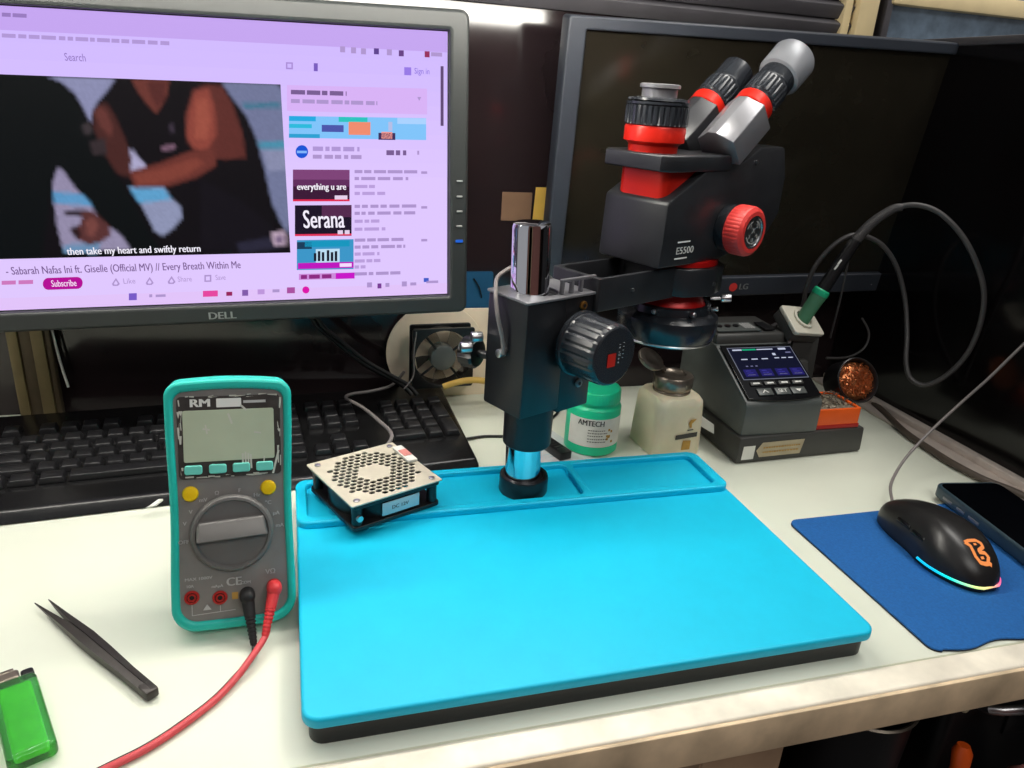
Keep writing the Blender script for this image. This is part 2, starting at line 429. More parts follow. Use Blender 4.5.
b.box((0.030, -0.020, 0.2435), (0.044, 0.004, 0.003), 0, 0.0008, mtx=A_)
for x in (0.010, 0.022, 0.034, 0.049): b.box((x, -0.020, 0.2370), (0.003 if x < .045 else 0.005, 0.004, 0.0125), 0, 0.0006, mtx=A_)
mp(b, 'rack_bracket', M['silver'], fb)
# coarse focus knobs on the cross axle
KX, KZ = 0.025, 0.187
def knob(y0, y1, sgn):
    L = abs(y1 - y0)
    k = MB().lathe([(0.0300, 0), (0.0308, 0.001), (0.0308, 0.0045), (0.0292, 0.0052), (0.0292, 0.0075, 1), (0.0286, L - 0.006, 1), (0.0284, L - 0.0045, 1), (0.0270, L - 0.001), (0.0255, L)],
                   0, (KX, y0, KZ), (0, sgn, 0), rib=(20, 0.0009), mtx=A_)
    return mp(k, 'focus_knob', M['ribbed'], ms, 'large ribbed black focus knob' if sgn < 0 else None, sharp=14)
k1 = knob(-0.033, -0.077, -1); knob(0.029, 0.066, 1)
mp(MB().cyl((KX, -0.070, KZ), (KX, 0.060, KZ), 0.008, seg=20, mtx=A_), 'axle', M['steelbright'])
KF = A_ @ frame3((KX, -0.0776, KZ), (1, 0, 0), (0, 0, 1), (0, -1, 0))
b = MB(); b.flat(rrect(-0.0095, -0.009, 0.0010, 0.0035, 0.001), 0, KF)
mp(b, 'red_badge', M['red'], k1)
b = MB()
for i, yy in enumerate((0.011, 0.0075, 0.004, 0.0005, -0.003, -0.0065)):
    b.text(random.choice(['•', '-', '=']), 0.006, 0, KF @ Matrix.Translation((0.004, yy, 0)), bold=0.0002)
    if i < 5: b.text('-', 0.006, 0, KF @ Matrix.Translation((0.009, yy + .001, 0)), bold=0.0002)
mp(b, 'knob_print', M['greyprint'], k1)
# clamp star knob on the far side, with its chrome studs, and the pale grub screw
b = MB(); b.lathe([(0.004, 0), (0.004, 0.014), (0.0130, 0.015), (0.0150, 0.017, 1), (0.0150, 0.029, 1), (0.012, 0.031)], 0, (-0.028, 0.027, 0.165), (-0.35, 1, -0.05), rib=(7, 0.0035), mtx=A_)
ck = mp(b, 'clamp_knob', M['blackplastic'])
for dx, dz in ((0.002, 0.020), (-0.010, 0.012)):
    mp(MB().cyl((-0.040 + dx, 0.030, 0.165 + dz), (-0.050 + dx, 0.034, 0.165 + dz), 0.0048, seg=20, bev=0.0008, mtx=A_), 'chrome_stud', M['steelbright'], ck)
mp(MB().cyl((-0.0355, 0.001, 0.178), (-0.043, 0.001, 0.178), 0.0040, seg=18, bev=0.0008, mtx=A_), 'set_screw', M['steelbright'], fb)
# swing arm, hollow from above
b = MB(); b.plate([rrect(0.046, -0.031, 0.160, 0.031, 0.003), rrect(0.052, -0.0265, 0.142, 0.0265, 0.004)], 0.212, 0.2435, 0, 0.0008, A_)
b.box((0.10, 0, 0.2135), (0.10, 0.058, 0.003), 0, mtx=A_)
arm = mp(b, 'swing_arm', M['headblack'])
RX = 0.197
b = MB()
oc = [(RX + 0.052 * math.cos(a), 0.050 * math.sin(a)) for a in [PI * 2 * (i + .5) / 10 for i in range(10)]]
b.plate([oc, circ(RX, 0, 0.036, 40)], 0.2130, 0.2420, 0, 0.0012, A_)
hr = mp(b, 'holder_ring', M['headblack'])
for q in ((0.200, -0.0475, 0.226),): mp(MB().cyl(q, (q[0], q[1] - 0.003, q[2]), 0.0022, seg=14, mtx=A_), 'screw', M['steelbright'], hr)
mp(MB().cyl((0.094, -0.0305, 0.228), (0.094, -0.0325, 0.228), 0.0020, seg=14, mtx=A_), 'screw', M['steelbright'], arm)
mp(MB().lathe([(0.040, 0.2415), (0.044, 0.2425), (0.044, 0.2475), (0.040, 0.2485)], 0, (RX, 0, 0), seg=48, mtx=A_), 'focus_ring', M['darkred'])
# objective cone and ring light
mp(MB().lathe([(0.030, 0.222), (0.0305, 0.214), (0.0360, 0.200), (0.0380, 0.197), (0.0380, 0.190)], 0, (RX, 0, 0), seg=56, mtx=A_), 'objective', M['darkred'], label='red objective cone')
b = MB(); b.lathe([(0.039, 0.1985), (0.0440, 0.1975), (0.0450, 0.190), (0.0490, 0.188), (0.0535, 0.184), (0.0540, 0.181), (0.0540, 0.168), (0.0515, 0.163), (0.0505, 0.1580), (0.0495, 0.1570), (0.043, 0.1570), (0.040, 0.162)], 0, (RX, 0, 0), seg=64, caps=False, mtx=A_)
rl = mp(b, 'ring_light', M['ribbed'])
mp(MB().lathe([(0.0512, 0.1605), (0.0517, 0.1595), (0.0511, 0.1582)], 0, (RX, 0, 0), seg=64, caps=False, mtx=A_), 'bright_rim', M['steelbright'], rl)
for a in (-112, -62, -160):
    c_ = math.cos(math.radians(a)); s_ = math.sin(math.radians(a))
    mp(MB().cyl((RX + 0.0450 * c_, 0.0450 * s_, 0.1935), (RX + 0.0520 * c_, 0.0520 * s_, 0.1955), 0.0025, seg=16, bev=0.0005, mtx=A_), 'grub_screw', M['steelbright'], rl)
a = math.radians(-40); c_, s_ = math.cos(a), math.sin(a)
b = MB(); b.cyl((RX + 0.044 * c_, 0.044 * s_, 0.2015), (RX + 0.056 * c_, 0.056 * s_, 0.2025), 0.0018, m=0, seg=14, mtx=A_); b.cyl((RX + 0.055 * c_, 0.055 * s_, 0.2025), (RX + 0.066 * c_, 0.066 * s_, 0.2035), 0.0045, m=0, seg=20, bev=0.0008, mtx=A_)
mp(b, 'thumb_screw', M['steelbright'], rl, 'pale thumb screw')
b = MB(); b.tube([A_ @ Vector(p) for p in ((0.16, 0.045, 0.185), (0.10, 0.06, 0.205), (0.03, 0.045, 0.243), (-0.015, 0.036, 0.240), (-0.040, 0.012, 0.233), (-0.045, 0.002, 0.214), (-0.0415, -0.002, 0.194), (-0.0395, -0.003, 0.178))], 0.0020, smooth=5)
mp(b, 'light_cable', M['cablelight'])
# --- head -----------------------------------------------------------------------------------------
W = 0.040
b = MB()
prof = [(0.118, 0.247), (0.215, 0.247), (0.300, 0.268), (0.318, 0.290), (0.318, 0.330), (0.306, 0.360), (0.262, 0.360), (0.232, 0.345), (0.205, 0.345), (0.176, 0.340), (0.160, 0.331), (0.120, 0.309)]
b.prism(prof, -W, W, 0, A_, 0.003)
hd = mp(b, 'head_body', M['headblack'], label='matte black casting with a slanting shoulder')
b = MB(); pl = [(0.108, -0.034), (0.118, -0.042), (0.205, -0.042), (0.232, -0.034), (0.232, 0.034), (0.205, 0.042), (0.118, 0.042), (0.108, 0.034)]
b.plate([pl], 0.337, 0.352, 0, 0.0018, A_)
mp(b, 'top_deck', M['headblack'], hd)
b = MB(); b.plate([rrect(0.124, -0.030, 0.185, 0.030, 0.010, 8)], 0.309, 0.3375, 0, 0.001, A_)
mp(b, 'red_insert', M['red'], hd, 'glossy red insert under the top deck')
# printed model mark on the near side
NS = A_ @ frame3((0, -W - 0.0003, 0), (1, 0, 0), (0, 0, 1), (0, -1, 0))
b = MB(); b.text('E5500', 0.0098, 0, NS @ Matrix.Translation((0.141, 0.2625, 0)), bold=0.0002, fit=0.027, depth=0.0)
b.flat([(0.142, 0.2705), (0.162, 0.2705), (0.162, 0.2720), (0.142, 0.2720)], 0, NS); b.flat([(0.140, 0.2545), (0.160, 0.2545), (0.160, 0.2560), (0.140, 0.2560)], 0, NS)
mp(b, 'model_print', M['white'], hd)
# zoom knobs
for sg in (-1, 1):
    y0 = sg * W; o_ = (0.2215, y0, 0.281)
    z = mp(MB().lathe([(0.0235, 0), (0.0240, 0.001), (0.0240, 0.010), (0.022, 0.011)], 0, o_, (0, sg, 0), seg=40, mtx=A_), 'zoom_knob', M['ribbed'])
    kr = MB().lathe([(0.0230, 0.0105), (0.0248, 0.012), (0.0252, 0.0135, 1), (0.0252, 0.026, 1), (0.0240, 0.029), (0.0205, 0.0315), (0.0165, 0.0318), (0.0160, 0.0305)], 0, o_, (0, sg, 0), rib=(40, 0.0006), caps=False, mtx=A_)
    mp(kr, 'grip_ring', M['coral'], z, 'coral red ribbed grip', sharp=30)
    mp(MB().lathe([(0.0160, 0.029), (0.0162, 0.0318), (0.0145, 0.0318), (0.0143, 0.0308)], 0, o_, (0, sg, 0), seg=40, mtx=A_), 'chrome_ring', M['steelbright'], z)
    mp(MB().lathe([(0.0145, 0.029), (0.0145, 0.0306)], 0, o_, (0, sg, 0), seg=40, mtx=A_), 'badge', M['blackgloss'], z)
    if sg < 0:
        KB = A_ @ frame3((0.2215, -W - 0.0309, 0.281), (1, 0, 0), (0, 0, 1), (0, -1, 0))
        b = MB()
        for t0, t1 in ((200, 340), (20, 75), (105, 160)):
            n = 10; ra, rb = 0.0118, 0.0108
            for i in range(n):
                a0 = math.radians(t0 + (t1 - t0) * i / n); a1 = math.radians(t0 + (t1 - t0) * (i + 1) / n)
                b.flat([(rb * math.cos(a0), rb * math.sin(a0)), (ra * math.cos(a0), ra * math.sin(a0)), (ra * math.cos(a1), ra * math.sin(a1)), (rb * math.cos(a1), rb * math.sin(a1))], 0, KB)
        for tx, x, y, s_ in (('X', 0.0, 0.0015, 0.008), ('1', -0.0055, 0.006, 0.006), ('2', 0.0055, 0.006, 0.006), ('3', -0.006, -0.004, 0.006), ('4', 0.006, -0.004, 0.006), ('O', 0, -0.008, 0.005)):
            b.text(tx, s_, 0, KB @ Matrix.Translation((x, y, 0)), 'CENTER', 0.0002)
        mp(b, 'badge_print', M['greyprint'], z)
# camera port
o_ = (0.136, 0, 0)
cp = mp(MB().lathe([(0.0235, 0.351), (0.0235, 0.358), (0.0262, 0.3605), (0.0288, 0.3615), (0.0290, 0.3735), (0.0280, 0.3755)], 0, o_, seg=56, mtx=A_), 'camera_port', M['red'], label='red anodised camera port')
mp(MB().lathe([(0.0285, 0.3755), (0.0298, 0.3765), (0.0298, 0.378, 1), (0.0298, 0.3915, 1), (0.0295, 0.393), (0.0260, 0.394)], 0, o_, rib=(34, 0.0014), mtx=A_), 'ribbed_collar', M['ribbed'], cp, sharp=30)
mp(MB().lathe([(0.0270, 0.3930), (0.0300, 0.3940), (0.0300, 0.3962), (0.0240, 0.3970), (0.0290, 0.3975), (0.0285, 0.3995), (0.020, 0.4005)], 0, o_, seg=56, mtx=A_), 'flange', M['ribbed'], cp)
mp(MB().lathe([(0.0165, 0.4000), (0.0165, 0.4080), (0.0188, 0.4085), (0.0188, 0.4115), (0.0170, 0.4122)], 0, o_, seg=48, mtx=A_), 'port_cap', M['silver'], cp, 'grey cap on the camera port')
# eyepiece tubes: prism boxes, red rings, black tubes
EL = math.radians(39); ex_ = Vector((math.cos(EL), 0, math.sin(EL))); ez_ = Vector((-math.sin(EL), 0, math.cos(EL)))
for sg, lab in ((-1, 'eyepiece with a silver rubber eyecup'), (1, 'bare black eyepiece without eyecup')):
    c_ = Vector((0.248, sg * 0.0275, 0.395 if sg < 0 else 0.392))
    E4 = A_ @ frame3(c_, ex_, Vector((0, 1, 0)), ez_)
    # faceted prism housing
    hw = 0.0212
    pf = [(-hw, -0.018), (hw, -0.018), (hw, 0.010), (0.006, 0.019), (-0.004, 0.019), (-hw, 0.010)]
    bb = bmesh.new(); a0 = [bb.verts.new((-0.060, p[0], p[1])) for p in pf]; a1 = [bb.verts.new((-0.004, p[0], p[1])) for p in pf]
    bb.faces.new(a0); bb.faces.new(list(reversed(a1)))
    for i in range(6): bb.faces.new((a0[(i + 1) % 6], a0[i], a1[i], a1[(i + 1) % 6]))
    bmesh.ops.recalc_face_normals(bb, faces=bb.faces); bmesh.ops.bevel(bb, geom=bb.edges[:], offset=0.0012, segments=2, profile=0.5, affect='EDGES')
    ph = mp(MB().bm(bb, 0, E4), 'prism_housing', M['silver'] if sg < 0 else M['headblack'], hd, 'silver grey faceted prism housing' if sg < 0 else None)
    ep = mp(MB().lathe([(0.0160, -0.006), (0.0165, 0.006), (0.0175, 0.0115), (0.0195, 0.013, 1), (0.0200, 0.032, 1), (0.0192, 0.035), (0.0178, 0.038), (0.0184, 0.040), (0.0184, 0.062), (0.0168, 0.0640), (0.0145, 0.0640), (0.0135, 0.060)], 0, (0, 0, 0), (1, 0, 0), rib=(22, 0.0010), mtx=E4), 'eyepiece', M['ribbed'], ms, lab, sharp=30)
    mp(MB().lathe([(0.0185, -0.004), (0.0196, -0.0032), (0.0196, 0.0075), (0.0180, 0.0095)], 0, (0, 0, 0), (1, 0, 0), seg=40, mtx=E4), 'red_ring', M['red'], ep)
    mp(MB().lathe([(0.0140, 0.0600), (0.010, 0.0613), (0.004, 0.0618)], 0, (0, 0, 0), (1, 0, 0), seg=32, mtx=E4), 'eye_lens', M['glass'], ep)
    if sg < 0:
        mp(MB().lathe([(0.0185, 0.050), (0.0218, 0.0512), (0.0230, 0.0535), (0.0233, 0.0800), (0.0220, 0.0825), (0.0190, 0.0825), (0.0188, 0.078), (0.0186, 0.058), (0.0184, 0.0565)], 0, (0, 0, 0), (1, 0, 0), seg=48, caps=False, mtx=E4), 'eyecup', M['cup'], ep)
mp(MB().cyl((0.2550, -W + 0.001, 0.345), (0.2550, -W - 0.0015, 0.345), 0.0022, seg=16, mtx=A_), 'screw', M['steelbright'], hd)
# ------------------------------------------------------------------ left monitor (switched on)
def pose(c, yaw, tilt, roll):
    return Matrix.Translation(c) @ Matrix.Rotation(yaw, 4, 'Z') @ Matrix.Rotation(tilt, 4, 'X') @ Matrix.Rotation(-roll, 4, 'Y')
PD = pose((-0.076, 0.800, 0.309), 0.011, -0.023, 0.026)
dm = thing('computer_monitor', 'switched-on monitor with a lavender video page, left of the chrome pillar', 'monitor', mtx=PD)
HW, HH, SW, SH = 0.257, 0.153, 0.2362, 0.1328
def fv(y): return frame3((0, y, 0), (1, 0, 0), (0, 0, 1), (0, -1, 0))
b = MB()
b.plate([rrect(-HW, -HH, HW, HH, 0.009, 6), rrect(-SW - .001, -SH - .001, SW + .001, SH + .001, 0.001, 1)], -0.020, 0.006, 0, 0.0035, fv(0.003))
b.box((0, 0.024, 0), (0.50, 0.012, 0.296), 0, 0.004); b.box((0, 0.034, -0.01), (0.40, 0.020, 0.22), 0, 0.008)
b.flat([(-SW - .001, -SH - .001), (SW + .001, -SH - .001), (SW + .001, SH + .001), (-SW - .001, SH + .001)], 0, fv(0.0062))
b.build('bezel', M['monitor'], dm)
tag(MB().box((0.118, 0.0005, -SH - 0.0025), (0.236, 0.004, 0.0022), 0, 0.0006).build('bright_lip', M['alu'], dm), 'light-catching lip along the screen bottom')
b = MB(); b.text('DELL', 0.0105, 0, fv(-0.0042) @ Matrix.Translation((0.000, -0.1447, 0)), 'CENTER', 0.00035, fit=0.026)
b.build('maker_mark', M['logo'], dm)
for i, zz in enumerate((-0.010, -0.026, -0.0415, -0.057)):
    MB().box((0.2475, -0.0040, zz), (0.0062, 0.0016, 0.0018), 0, 0.0004).build('menu_button', M['logo'], dm)
MB().box((0.2475, -0.0040, -0.073), (0.0080, 0.0016, 0.0030), 0, 0.0006).build('power_button', emis((40, 110, 230), 0.8), dm)
b = MB(); b.box((0, 0.085, 0.0), (0.10, 0.11, 0.05), 0, 0.004); b.box((0, 0.139, 0), (0.14, 0.010, 0.14), 0, 0.003)
b.build('wall_bracket', M['steel'], dm)
# the page on the display: (u, v) in metres from the screen centre, measured from the photograph's page
PDi = PD.inverted(); EL_ = PDi @ EYE
def su(px, py):
    d = PDi.to_3x3() @ ray(px, py); t = -EL_.y / d.y; q = EL_ + d * t
    return (max(-SW, min(SW, q.x)), max(-SH, min(SH, q.z)))
LAY = [0.0]
def lay(k): return fv(0.0056 - 0.00022 * k)
scr_ = MB(); smats = []
def sm(rgb, s=1.0):
    m = emis(rgb, s)
    if m not in smats: smats.append(m)
    return smats.index(m)
def sp(pts, rgb, k=2, s=1.0): scr_.flat([su(*p) for p in pts], sm(rgb, s), lay(k))
def sr(x0, y0, x1, y1, rgb, k=2, s=1.0, sl=None):
    if sl is None: sl = 0.055 - 0.09 * ((y0 + y1) / 2) / 300          # page lines follow the screen's tilt in the picture
    dx = x1 - x0; sp([(x0, y0), (x1, y0 + sl * dx), (x1, y1 + sl * dx), (x0, y1)], rgb, k, s)
def slope(y): return 0.0587 - 0.0952 * y / 300
def sdash(x0, x1, y, h, rgb, k=4, seed=0):
    rr = random.Random(seed + int(x0 * 7 + y * 13)); x = x0
    while x < x1:
        wv = rr.uniform(4, 15); e = min(x + wv, x1); yy = y + slope(y) * (x - x0)
        sr(x, yy - h / 2, e, yy + h / 2, rgb, k, sl=slope(y)); x = e + rr.uniform(1.5, 3)
def stext(t, x0, x1, y, hpx, rgb, k=5, bold=0.0):
    a = su(x0, y); c = su(x1, y + slope(y) * (x1 - x0)); L = math.hypot(c[0] - a[0], c[1] - a[1]); an = math.atan2(c[1] - a[1], c[0] - a[0])
    mx = lay(k) @ Matrix.Translation((a[0], a[1], 0)) @ Matrix.Rotation(an, 4, 'Z')
    scr_.text(t, hpx / 905 * 1.38, sm(rgb), mx, bold=bold, fit=L)
PAGE = (207, 184, 255); PAGE2 = (224, 200, 255); INK = (174, 148, 206); INKD = (120, 92, 146)
scr_.flat([(-SW, -SH), (SW, -SH), (SW, SH), (-SW, SH)], sm(PAGE2), lay(0))
def suh(v): return v
for k_ in range(10):  # page pinker towards the bottom: viewing-angle tint put into the colour
    z1_, z0_ = SH - 0.014 * k_, SH - 0.014 * (k_ + 1); t_ = k_ / 10
    scr_.flat([(-SW, z0_), (SW, z0_), (SW, z1_), (-SW, z1_)], sm(tuple(round(PAGE[i] + (PAGE2[i] - PAGE[i]) * t_) for i in range(3))), lay(1))
scr_.flat([(-SW, SH - 0.019), (SW, SH - 0.019), (SW, SH), (-SW, SH)], sm((196, 164, 240)), lay(2))
scr_.flat([(-SW, -SH), (SW, -SH), (SW, -SH + 0.012), (-SW, -SH + 0.012)], sm((226, 196, 250)), lay(1))
sdash(0, 170, 35, 4, (176, 150, 214)); sdash(0, 26, 14, 4, (150, 120, 190))
stext('Search', 63, 84, 57, 6, (140, 112, 190), 5)
for x, y, c in ((343, 49, INK), (354, 50, INK), (364, 51, INK), (377, 51, (90, 60, 140)), (390, 52, INK), (402, 53, (100, 60, 130)), (428, 54, (150, 40, 90))):
    sr(x - 2.5, y - 3, x + 2.5, y + 3, c, 4)
sdash(432, 443, 54, 4, INK)
sr(286, 62, 293, 69, (170, 140, 216), 4); sr(287.5, 63.5, 291.5, 67.5, PAGE, 5); sr(314, 63, 318, 71, (120, 90, 190), 4)
sr(405, 67, 412, 75, (150, 120, 230), 4); stext('Sign in', 415, 430, 71, 5, (130, 100, 220), 5)
# side column
sr(287, 85, 428, 111, (216, 178, 246), 3)
sdash(291, 347, 92, 4.5, INKD, 5); sdash(291, 378, 101, 4, INK, 5); sp([(418, 97), (422, 97), (420, 101)], INK, 5)
sr(289, 116, 427, 138, (128, 196, 250), 3)
for q, c in (((289, 116, 316, 121), (30, 170, 226)), ((289, 124, 312, 128), (40, 186, 220)), ((289, 134, 320, 138), (40, 160, 210)), ((339, 117, 368, 122), (40, 196, 190)), ((322, 125, 344, 132), (74, 84, 170)), ((349, 122, 371, 135), (240, 140, 110)), ((379, 133, 396, 140), (60, 44, 90)), ((382, 132, 393, 139), (250, 160, 150)), ((398, 118, 427, 124), (170, 210, 255)), ((389, 122, 393, 131), (180, 190, 230))):
    sr(*q, c, 4)
sp([(302 + 6.3 * math.cos(a), 152 + 6.6 * math.sin(a)) for a in [2 * PI * i / 20 for i in range(20)]], (20, 84, 214), 4)
sr(297, 151, 307, 153.5, (130, 180, 250), 5)
sdash(313, 360, 149, 4.5, (176, 150, 214)); sdash(313, 362, 157, 4, INK); sdash(387, 407, 153, 5, INKD); sr(418, 151, 420, 155, INK, 4)
def thumb(x0, y0, x1, y1, base, k=3): sr(x0, y0, x1, y1, base, k, sl=slope(y0))
thumb(293, 170, 350, 201, (58, 22, 54)); sr(293, 170, 350, 180, (126, 66, 120), 4, sl=slope(170)); sr(293, 180, 350, 187, (96, 44, 92), 4, sl=slope(175)); sr(293, 200, 350, 202, (226, 40, 80), 4, sl=slope(190))
stext('everything u are', 297, 346, 187.5, 6, (250, 244, 255), 6, 0.00022); sdash(335, 348, 198, 4, (230, 210, 236), 6)
thumb(295, 206, 352, 237, (26, 16, 38)); sr(322, 206, 352, 218, (84, 40, 78), 4, sl=slope(206)); sr(295, 235, 352, 237, (226, 50, 90), 4, sl=slope(226))
stext('Serana', 303, 344, 221, 17, (246, 240, 255), 6, 0.0003); sdash(338, 350, 233, 4, (230, 210, 236), 6)
thumb(297, 241, 354, 271, (60, 150, 200)); sr(305, 242, 350, 248, (20, 150, 190), 4, sl=slope(241)); sr(297, 243, 312, 250, (24, 60, 90), 4, sl=slope(241)); sr(316, 250, 340, 266, (190, 224, 246), 4, sl=slope(250))
for x, h in ((314, 8), (318, 10), (322, 9), (327, 11), (331, 9), (335, 10)): sr(x, 262 - h, x + 2.6, 262, (24, 28, 46), 5)
sr(298, 264, 354, 270, (190, 20, 190), 5, sl=slope(262)); sdash(340, 352, 266, 3.5, (246, 220, 255), 6)
sr(299, 275, 355, 281, (206, 140, 220), 4, sl=slope(276)); sr(336, 274, 355, 280, (200, 20, 200), 5, sl=slope(276)); sdash(301, 334, 278, 4, (140, 40, 130), 5)
for y, x1 in ((172, 418), (179, 409), (187, 376), (194, 386), (207, 417), (214, 416), (222, 380), (230, 386), (241, 407), (248, 406), (255, 380), (262, 381), (268, 366), (275, 402)):
    sdash(355, x1, y, 3.2, (186, 158, 220) if y in (187, 194, 222, 230, 255, 262, 268) else INK, 4)
for y in (173, 208, 241): sdash(422, 428, y, 2.5, INK, 4)
sr(441.5, 66, 444.5, 126, (96, 72, 116), 4, sl=0.03)
# below the video
stext('- Sabarah Nafas Ini ft. Giselle (Official MV) // Every Breath Within Me', 4, 240, 272.5, 7, INKD, 5, 0.0001)
sdash(0, 32, 284, 4, (206, 120, 190))
sp([(47 + 5.6 * math.cos(a), 285 + 6 * math.sin(a)) for a in [PI / 2 + PI * i / 10 for i in range(11)]] + [(76 + 5.6 * math.cos(a), 284 + 6 * math.sin(a)) for a in [-PI / 2 + PI * i / 10 for i in range(11)]], (180, 10, 150), 4)
stext('Subscribe', 50, 75, 285, 6, (250, 220, 250), 6, 0.0001)
for x, y in ((115, 283), (149, 282), (171, 281)):
    sp([(x - 4, y + 2), (x, y - 4), (x + 4, y + 2), (x + 2, y + 4), (x - 3, y + 4)], INK, 4); sp([(x - 2, y + 1.4), (x, y - 1.5), (x + 2, y + 1.4), (x + 1, y + 2.6), (x - 1.5, y + 2.6)], PAGE2, 5)
stext('Like', 122, 134, 282.5, 5, INK, 5); stext('Share', 177, 191, 280.5, 5, INK, 5); sr(204, 276, 211, 283, INK, 4); sr(205.5, 277.5, 209.5, 281.5, PAGE2, 5); stext('Save', 215, 225, 278.8, 5, INK, 5)
# taskbar
for x, y, w_, h_, c in ((132, 298, 8, 7, (120, 90, 200)), (150, 297, 3, 3, INK), (160, 297, 10, 2.5, INK), (210, 295, 15, 6, (230, 70, 160)), (229, 295, 6, 4, (150, 30, 90)), (245, 294, 6, 6, (130, 90, 170)), (261, 293, 7, 5, (190, 150, 220)), (276, 292, 7, 3, INK), (291, 291.5, 8, 6, (170, 80, 160)), (370, 286, 5, 5, INK), (380, 287, 4, 5, (120, 60, 150)), (388, 286, 4, 4, INK), (405, 285, 5, 5, INK), (414, 285, 6, 3, INK), (427, 281, 5, 4, (60, 90, 200)), (433, 283, 12, 2.5, INK)):
    sr(x - w_ / 2, y - h_ / 2, x + w_ / 2, y + h_ / 2, c, 4)
sp([(306 + 3.6 * math.cos(a), 291 + 3.6 * math.sin(a)) for a in [2 * PI * i / 16 for i in range(16)]], (220, 20, 170), 4)
so = scr_.build('screen', smats, dm, smooth=False); tag(so, 'lit display showing a video page')
# the video frame: its picture as soft-edged shapes on a fine grid
DK = (14, 10, 16)
shapes = [
 ([(-90, 71), (44, 75), (62, 84), (76, 100), (86, 124), (97, 140), (110, 166), (128, 196), (146, 226), (160, 252), (100, 258), (62, 258), (56, 228), (50, 195), (52, 170), (40, 262), (-90, 266)], (7, 11, 14)),
 ([(45, 76), (114, 79), (105, 92), (97, 101), (91, 111), (90, 124), (82, 108), (74, 94), (60, 82)], (138, 140, 176)),
 ([(56, 168), (62, 171), (72, 186), (88, 204), (95, 214), (108, 227), (120, 236), (130, 250), (62, 252), (56, 228), (52, 200), (51, 185)], (146, 138, 168)),
 ([(51, 192), (82, 195), (92, 207), (53, 204)], (92, 150, 196)), ([(62, 246), (100, 243), (96, 254), (62, 254)], (104, 140, 176)),
 ([(62, 212), (84, 210), (90, 214), (82, 217), (64, 216)], (44, 34, 44)),
 ([(80, 212), (92, 212), (108, 226), (110, 236), (100, 243), (88, 246), (76, 240), (70, 232), (80, 224)], (86, 48, 48)), ([(84, 222), (92, 218), (98, 226), (92, 238), (86, 236)], (116, 66, 62)), ([(68, 230), (76, 226), (80, 236), (76, 241)], (40, 22, 26)),
 ([(129, 147), (137, 157), (148, 169), (129, 173)], (168, 164, 198)),
 ([(128, 187), (163, 187), (170, 198), (180, 207), (182, 218), (172, 230), (162, 237), (154, 232), (147, 218), (139, 203)], (140, 146, 178)), ([(128, 188), (162, 188), (171, 200), (138, 204)], (92, 158, 202)),
 ([(221, 82), (277, 84), (283, 90), (292, 200), (290, 236), (282, 226), (272, 204), (264, 168), (256, 138), (246, 116), (232, 98)], (112, 118, 152)),
 ([(242, 103), (281, 102), (281, 108), (244, 109)], (70, 116, 142)), ([(257, 142), (286, 141), (286, 149), (260, 149)], (74, 140, 168)), ([(262, 150), (286, 150), (288, 170), (268, 172)], (134, 138, 170)),
 ([(91, 112), (98, 104), (106, 103), (114, 116), (124, 138), (131, 160), (128, 178), (116, 174), (102, 152), (93, 130)], (70, 36, 34)), ([(93, 112), (100, 106), (106, 112), (112, 128), (110, 138), (100, 128)], (98, 52, 48)),
 ([(130, 79), (168, 80), (167, 94), (160, 108), (155, 114), (146, 104), (137, 92)], (104, 52, 46)), ([(146, 82), (166, 82), (163, 100), (156, 108), (150, 96)], (84, 40, 38)),
 ([(192, 90), (206, 84), (222, 86), (232, 104), (242, 132), (246, 158), (226, 160), (200, 158), (186, 142), (184, 118)], (92, 44, 40)),
 ([(194, 92), (208, 88), (214, 106), (216, 136), (206, 152), (192, 148), (186, 136), (188, 112)], (138, 66, 56)), ([(196, 100), (206, 98), (210, 120), (206, 140), (194, 138)], (154, 78, 64)),
 ([(128, 172), (160, 163), (188, 152), (214, 148), (216, 166), (196, 178), (168, 187), (134, 189)], (104, 50, 44)), ([(132, 176), (164, 168), (196, 158), (204, 164), (186, 176), (160, 184), (138, 185)], (126, 62, 52)),
 ([(160, 147), (174, 144), (175, 149), (162, 152)], (120, 90, 110)), ([(168, 126), (172, 122), (174, 132), (170, 134)], (60, 50, 64)),
 ([(80, 126), (88, 122), (92, 132), (84, 136)], (60, 52, 56)), ([(88, 142), (104, 138), (106, 154), (92, 156)], (52, 42, 46)),
 ([(200, 180), (240, 200), (282, 236), (284, 252), (200, 252)], (18, 14, 22)), ([(236, 244), (270, 238), (286, 248), (240, 254)], (40, 38, 56)),
 ([(271, 233), (285, 232), (287, 246), (274, 247)], (188, 164, 184)), ([(275, 238), (284, 235), (284, 243), (277, 245)], (120, 100, 130)),
]
def inside(px, py, poly):
    c = False; j = len(poly) - 1
    for i in range(len(poly)):
        xi, yi = poly[i]; xj, yj = poly[j]
        if (yi > py) != (yj > py) and px < (xj - xi) * (py - yi) / (yj - yi) + xi: c = not c
        j = i
    return c
boxes = [(min(p[0] for p in q_) , min(p[1] for p in q_), max(p[0] for p in q_), max(p[1] for p in q_)) for q_, _ in shapes]
GX, GY = 150, 74; taps = [(dx * 1.7, dy * 1.7) for dx in (-1, 0, 1) for dy in (-1, 0, 1)]
lshapes = [(q_, lin(c_)) for q_, c_ in shapes]; lDK = lin(DK); rr = random.Random(21)
V = []; Cc = []; VT = lay(3)
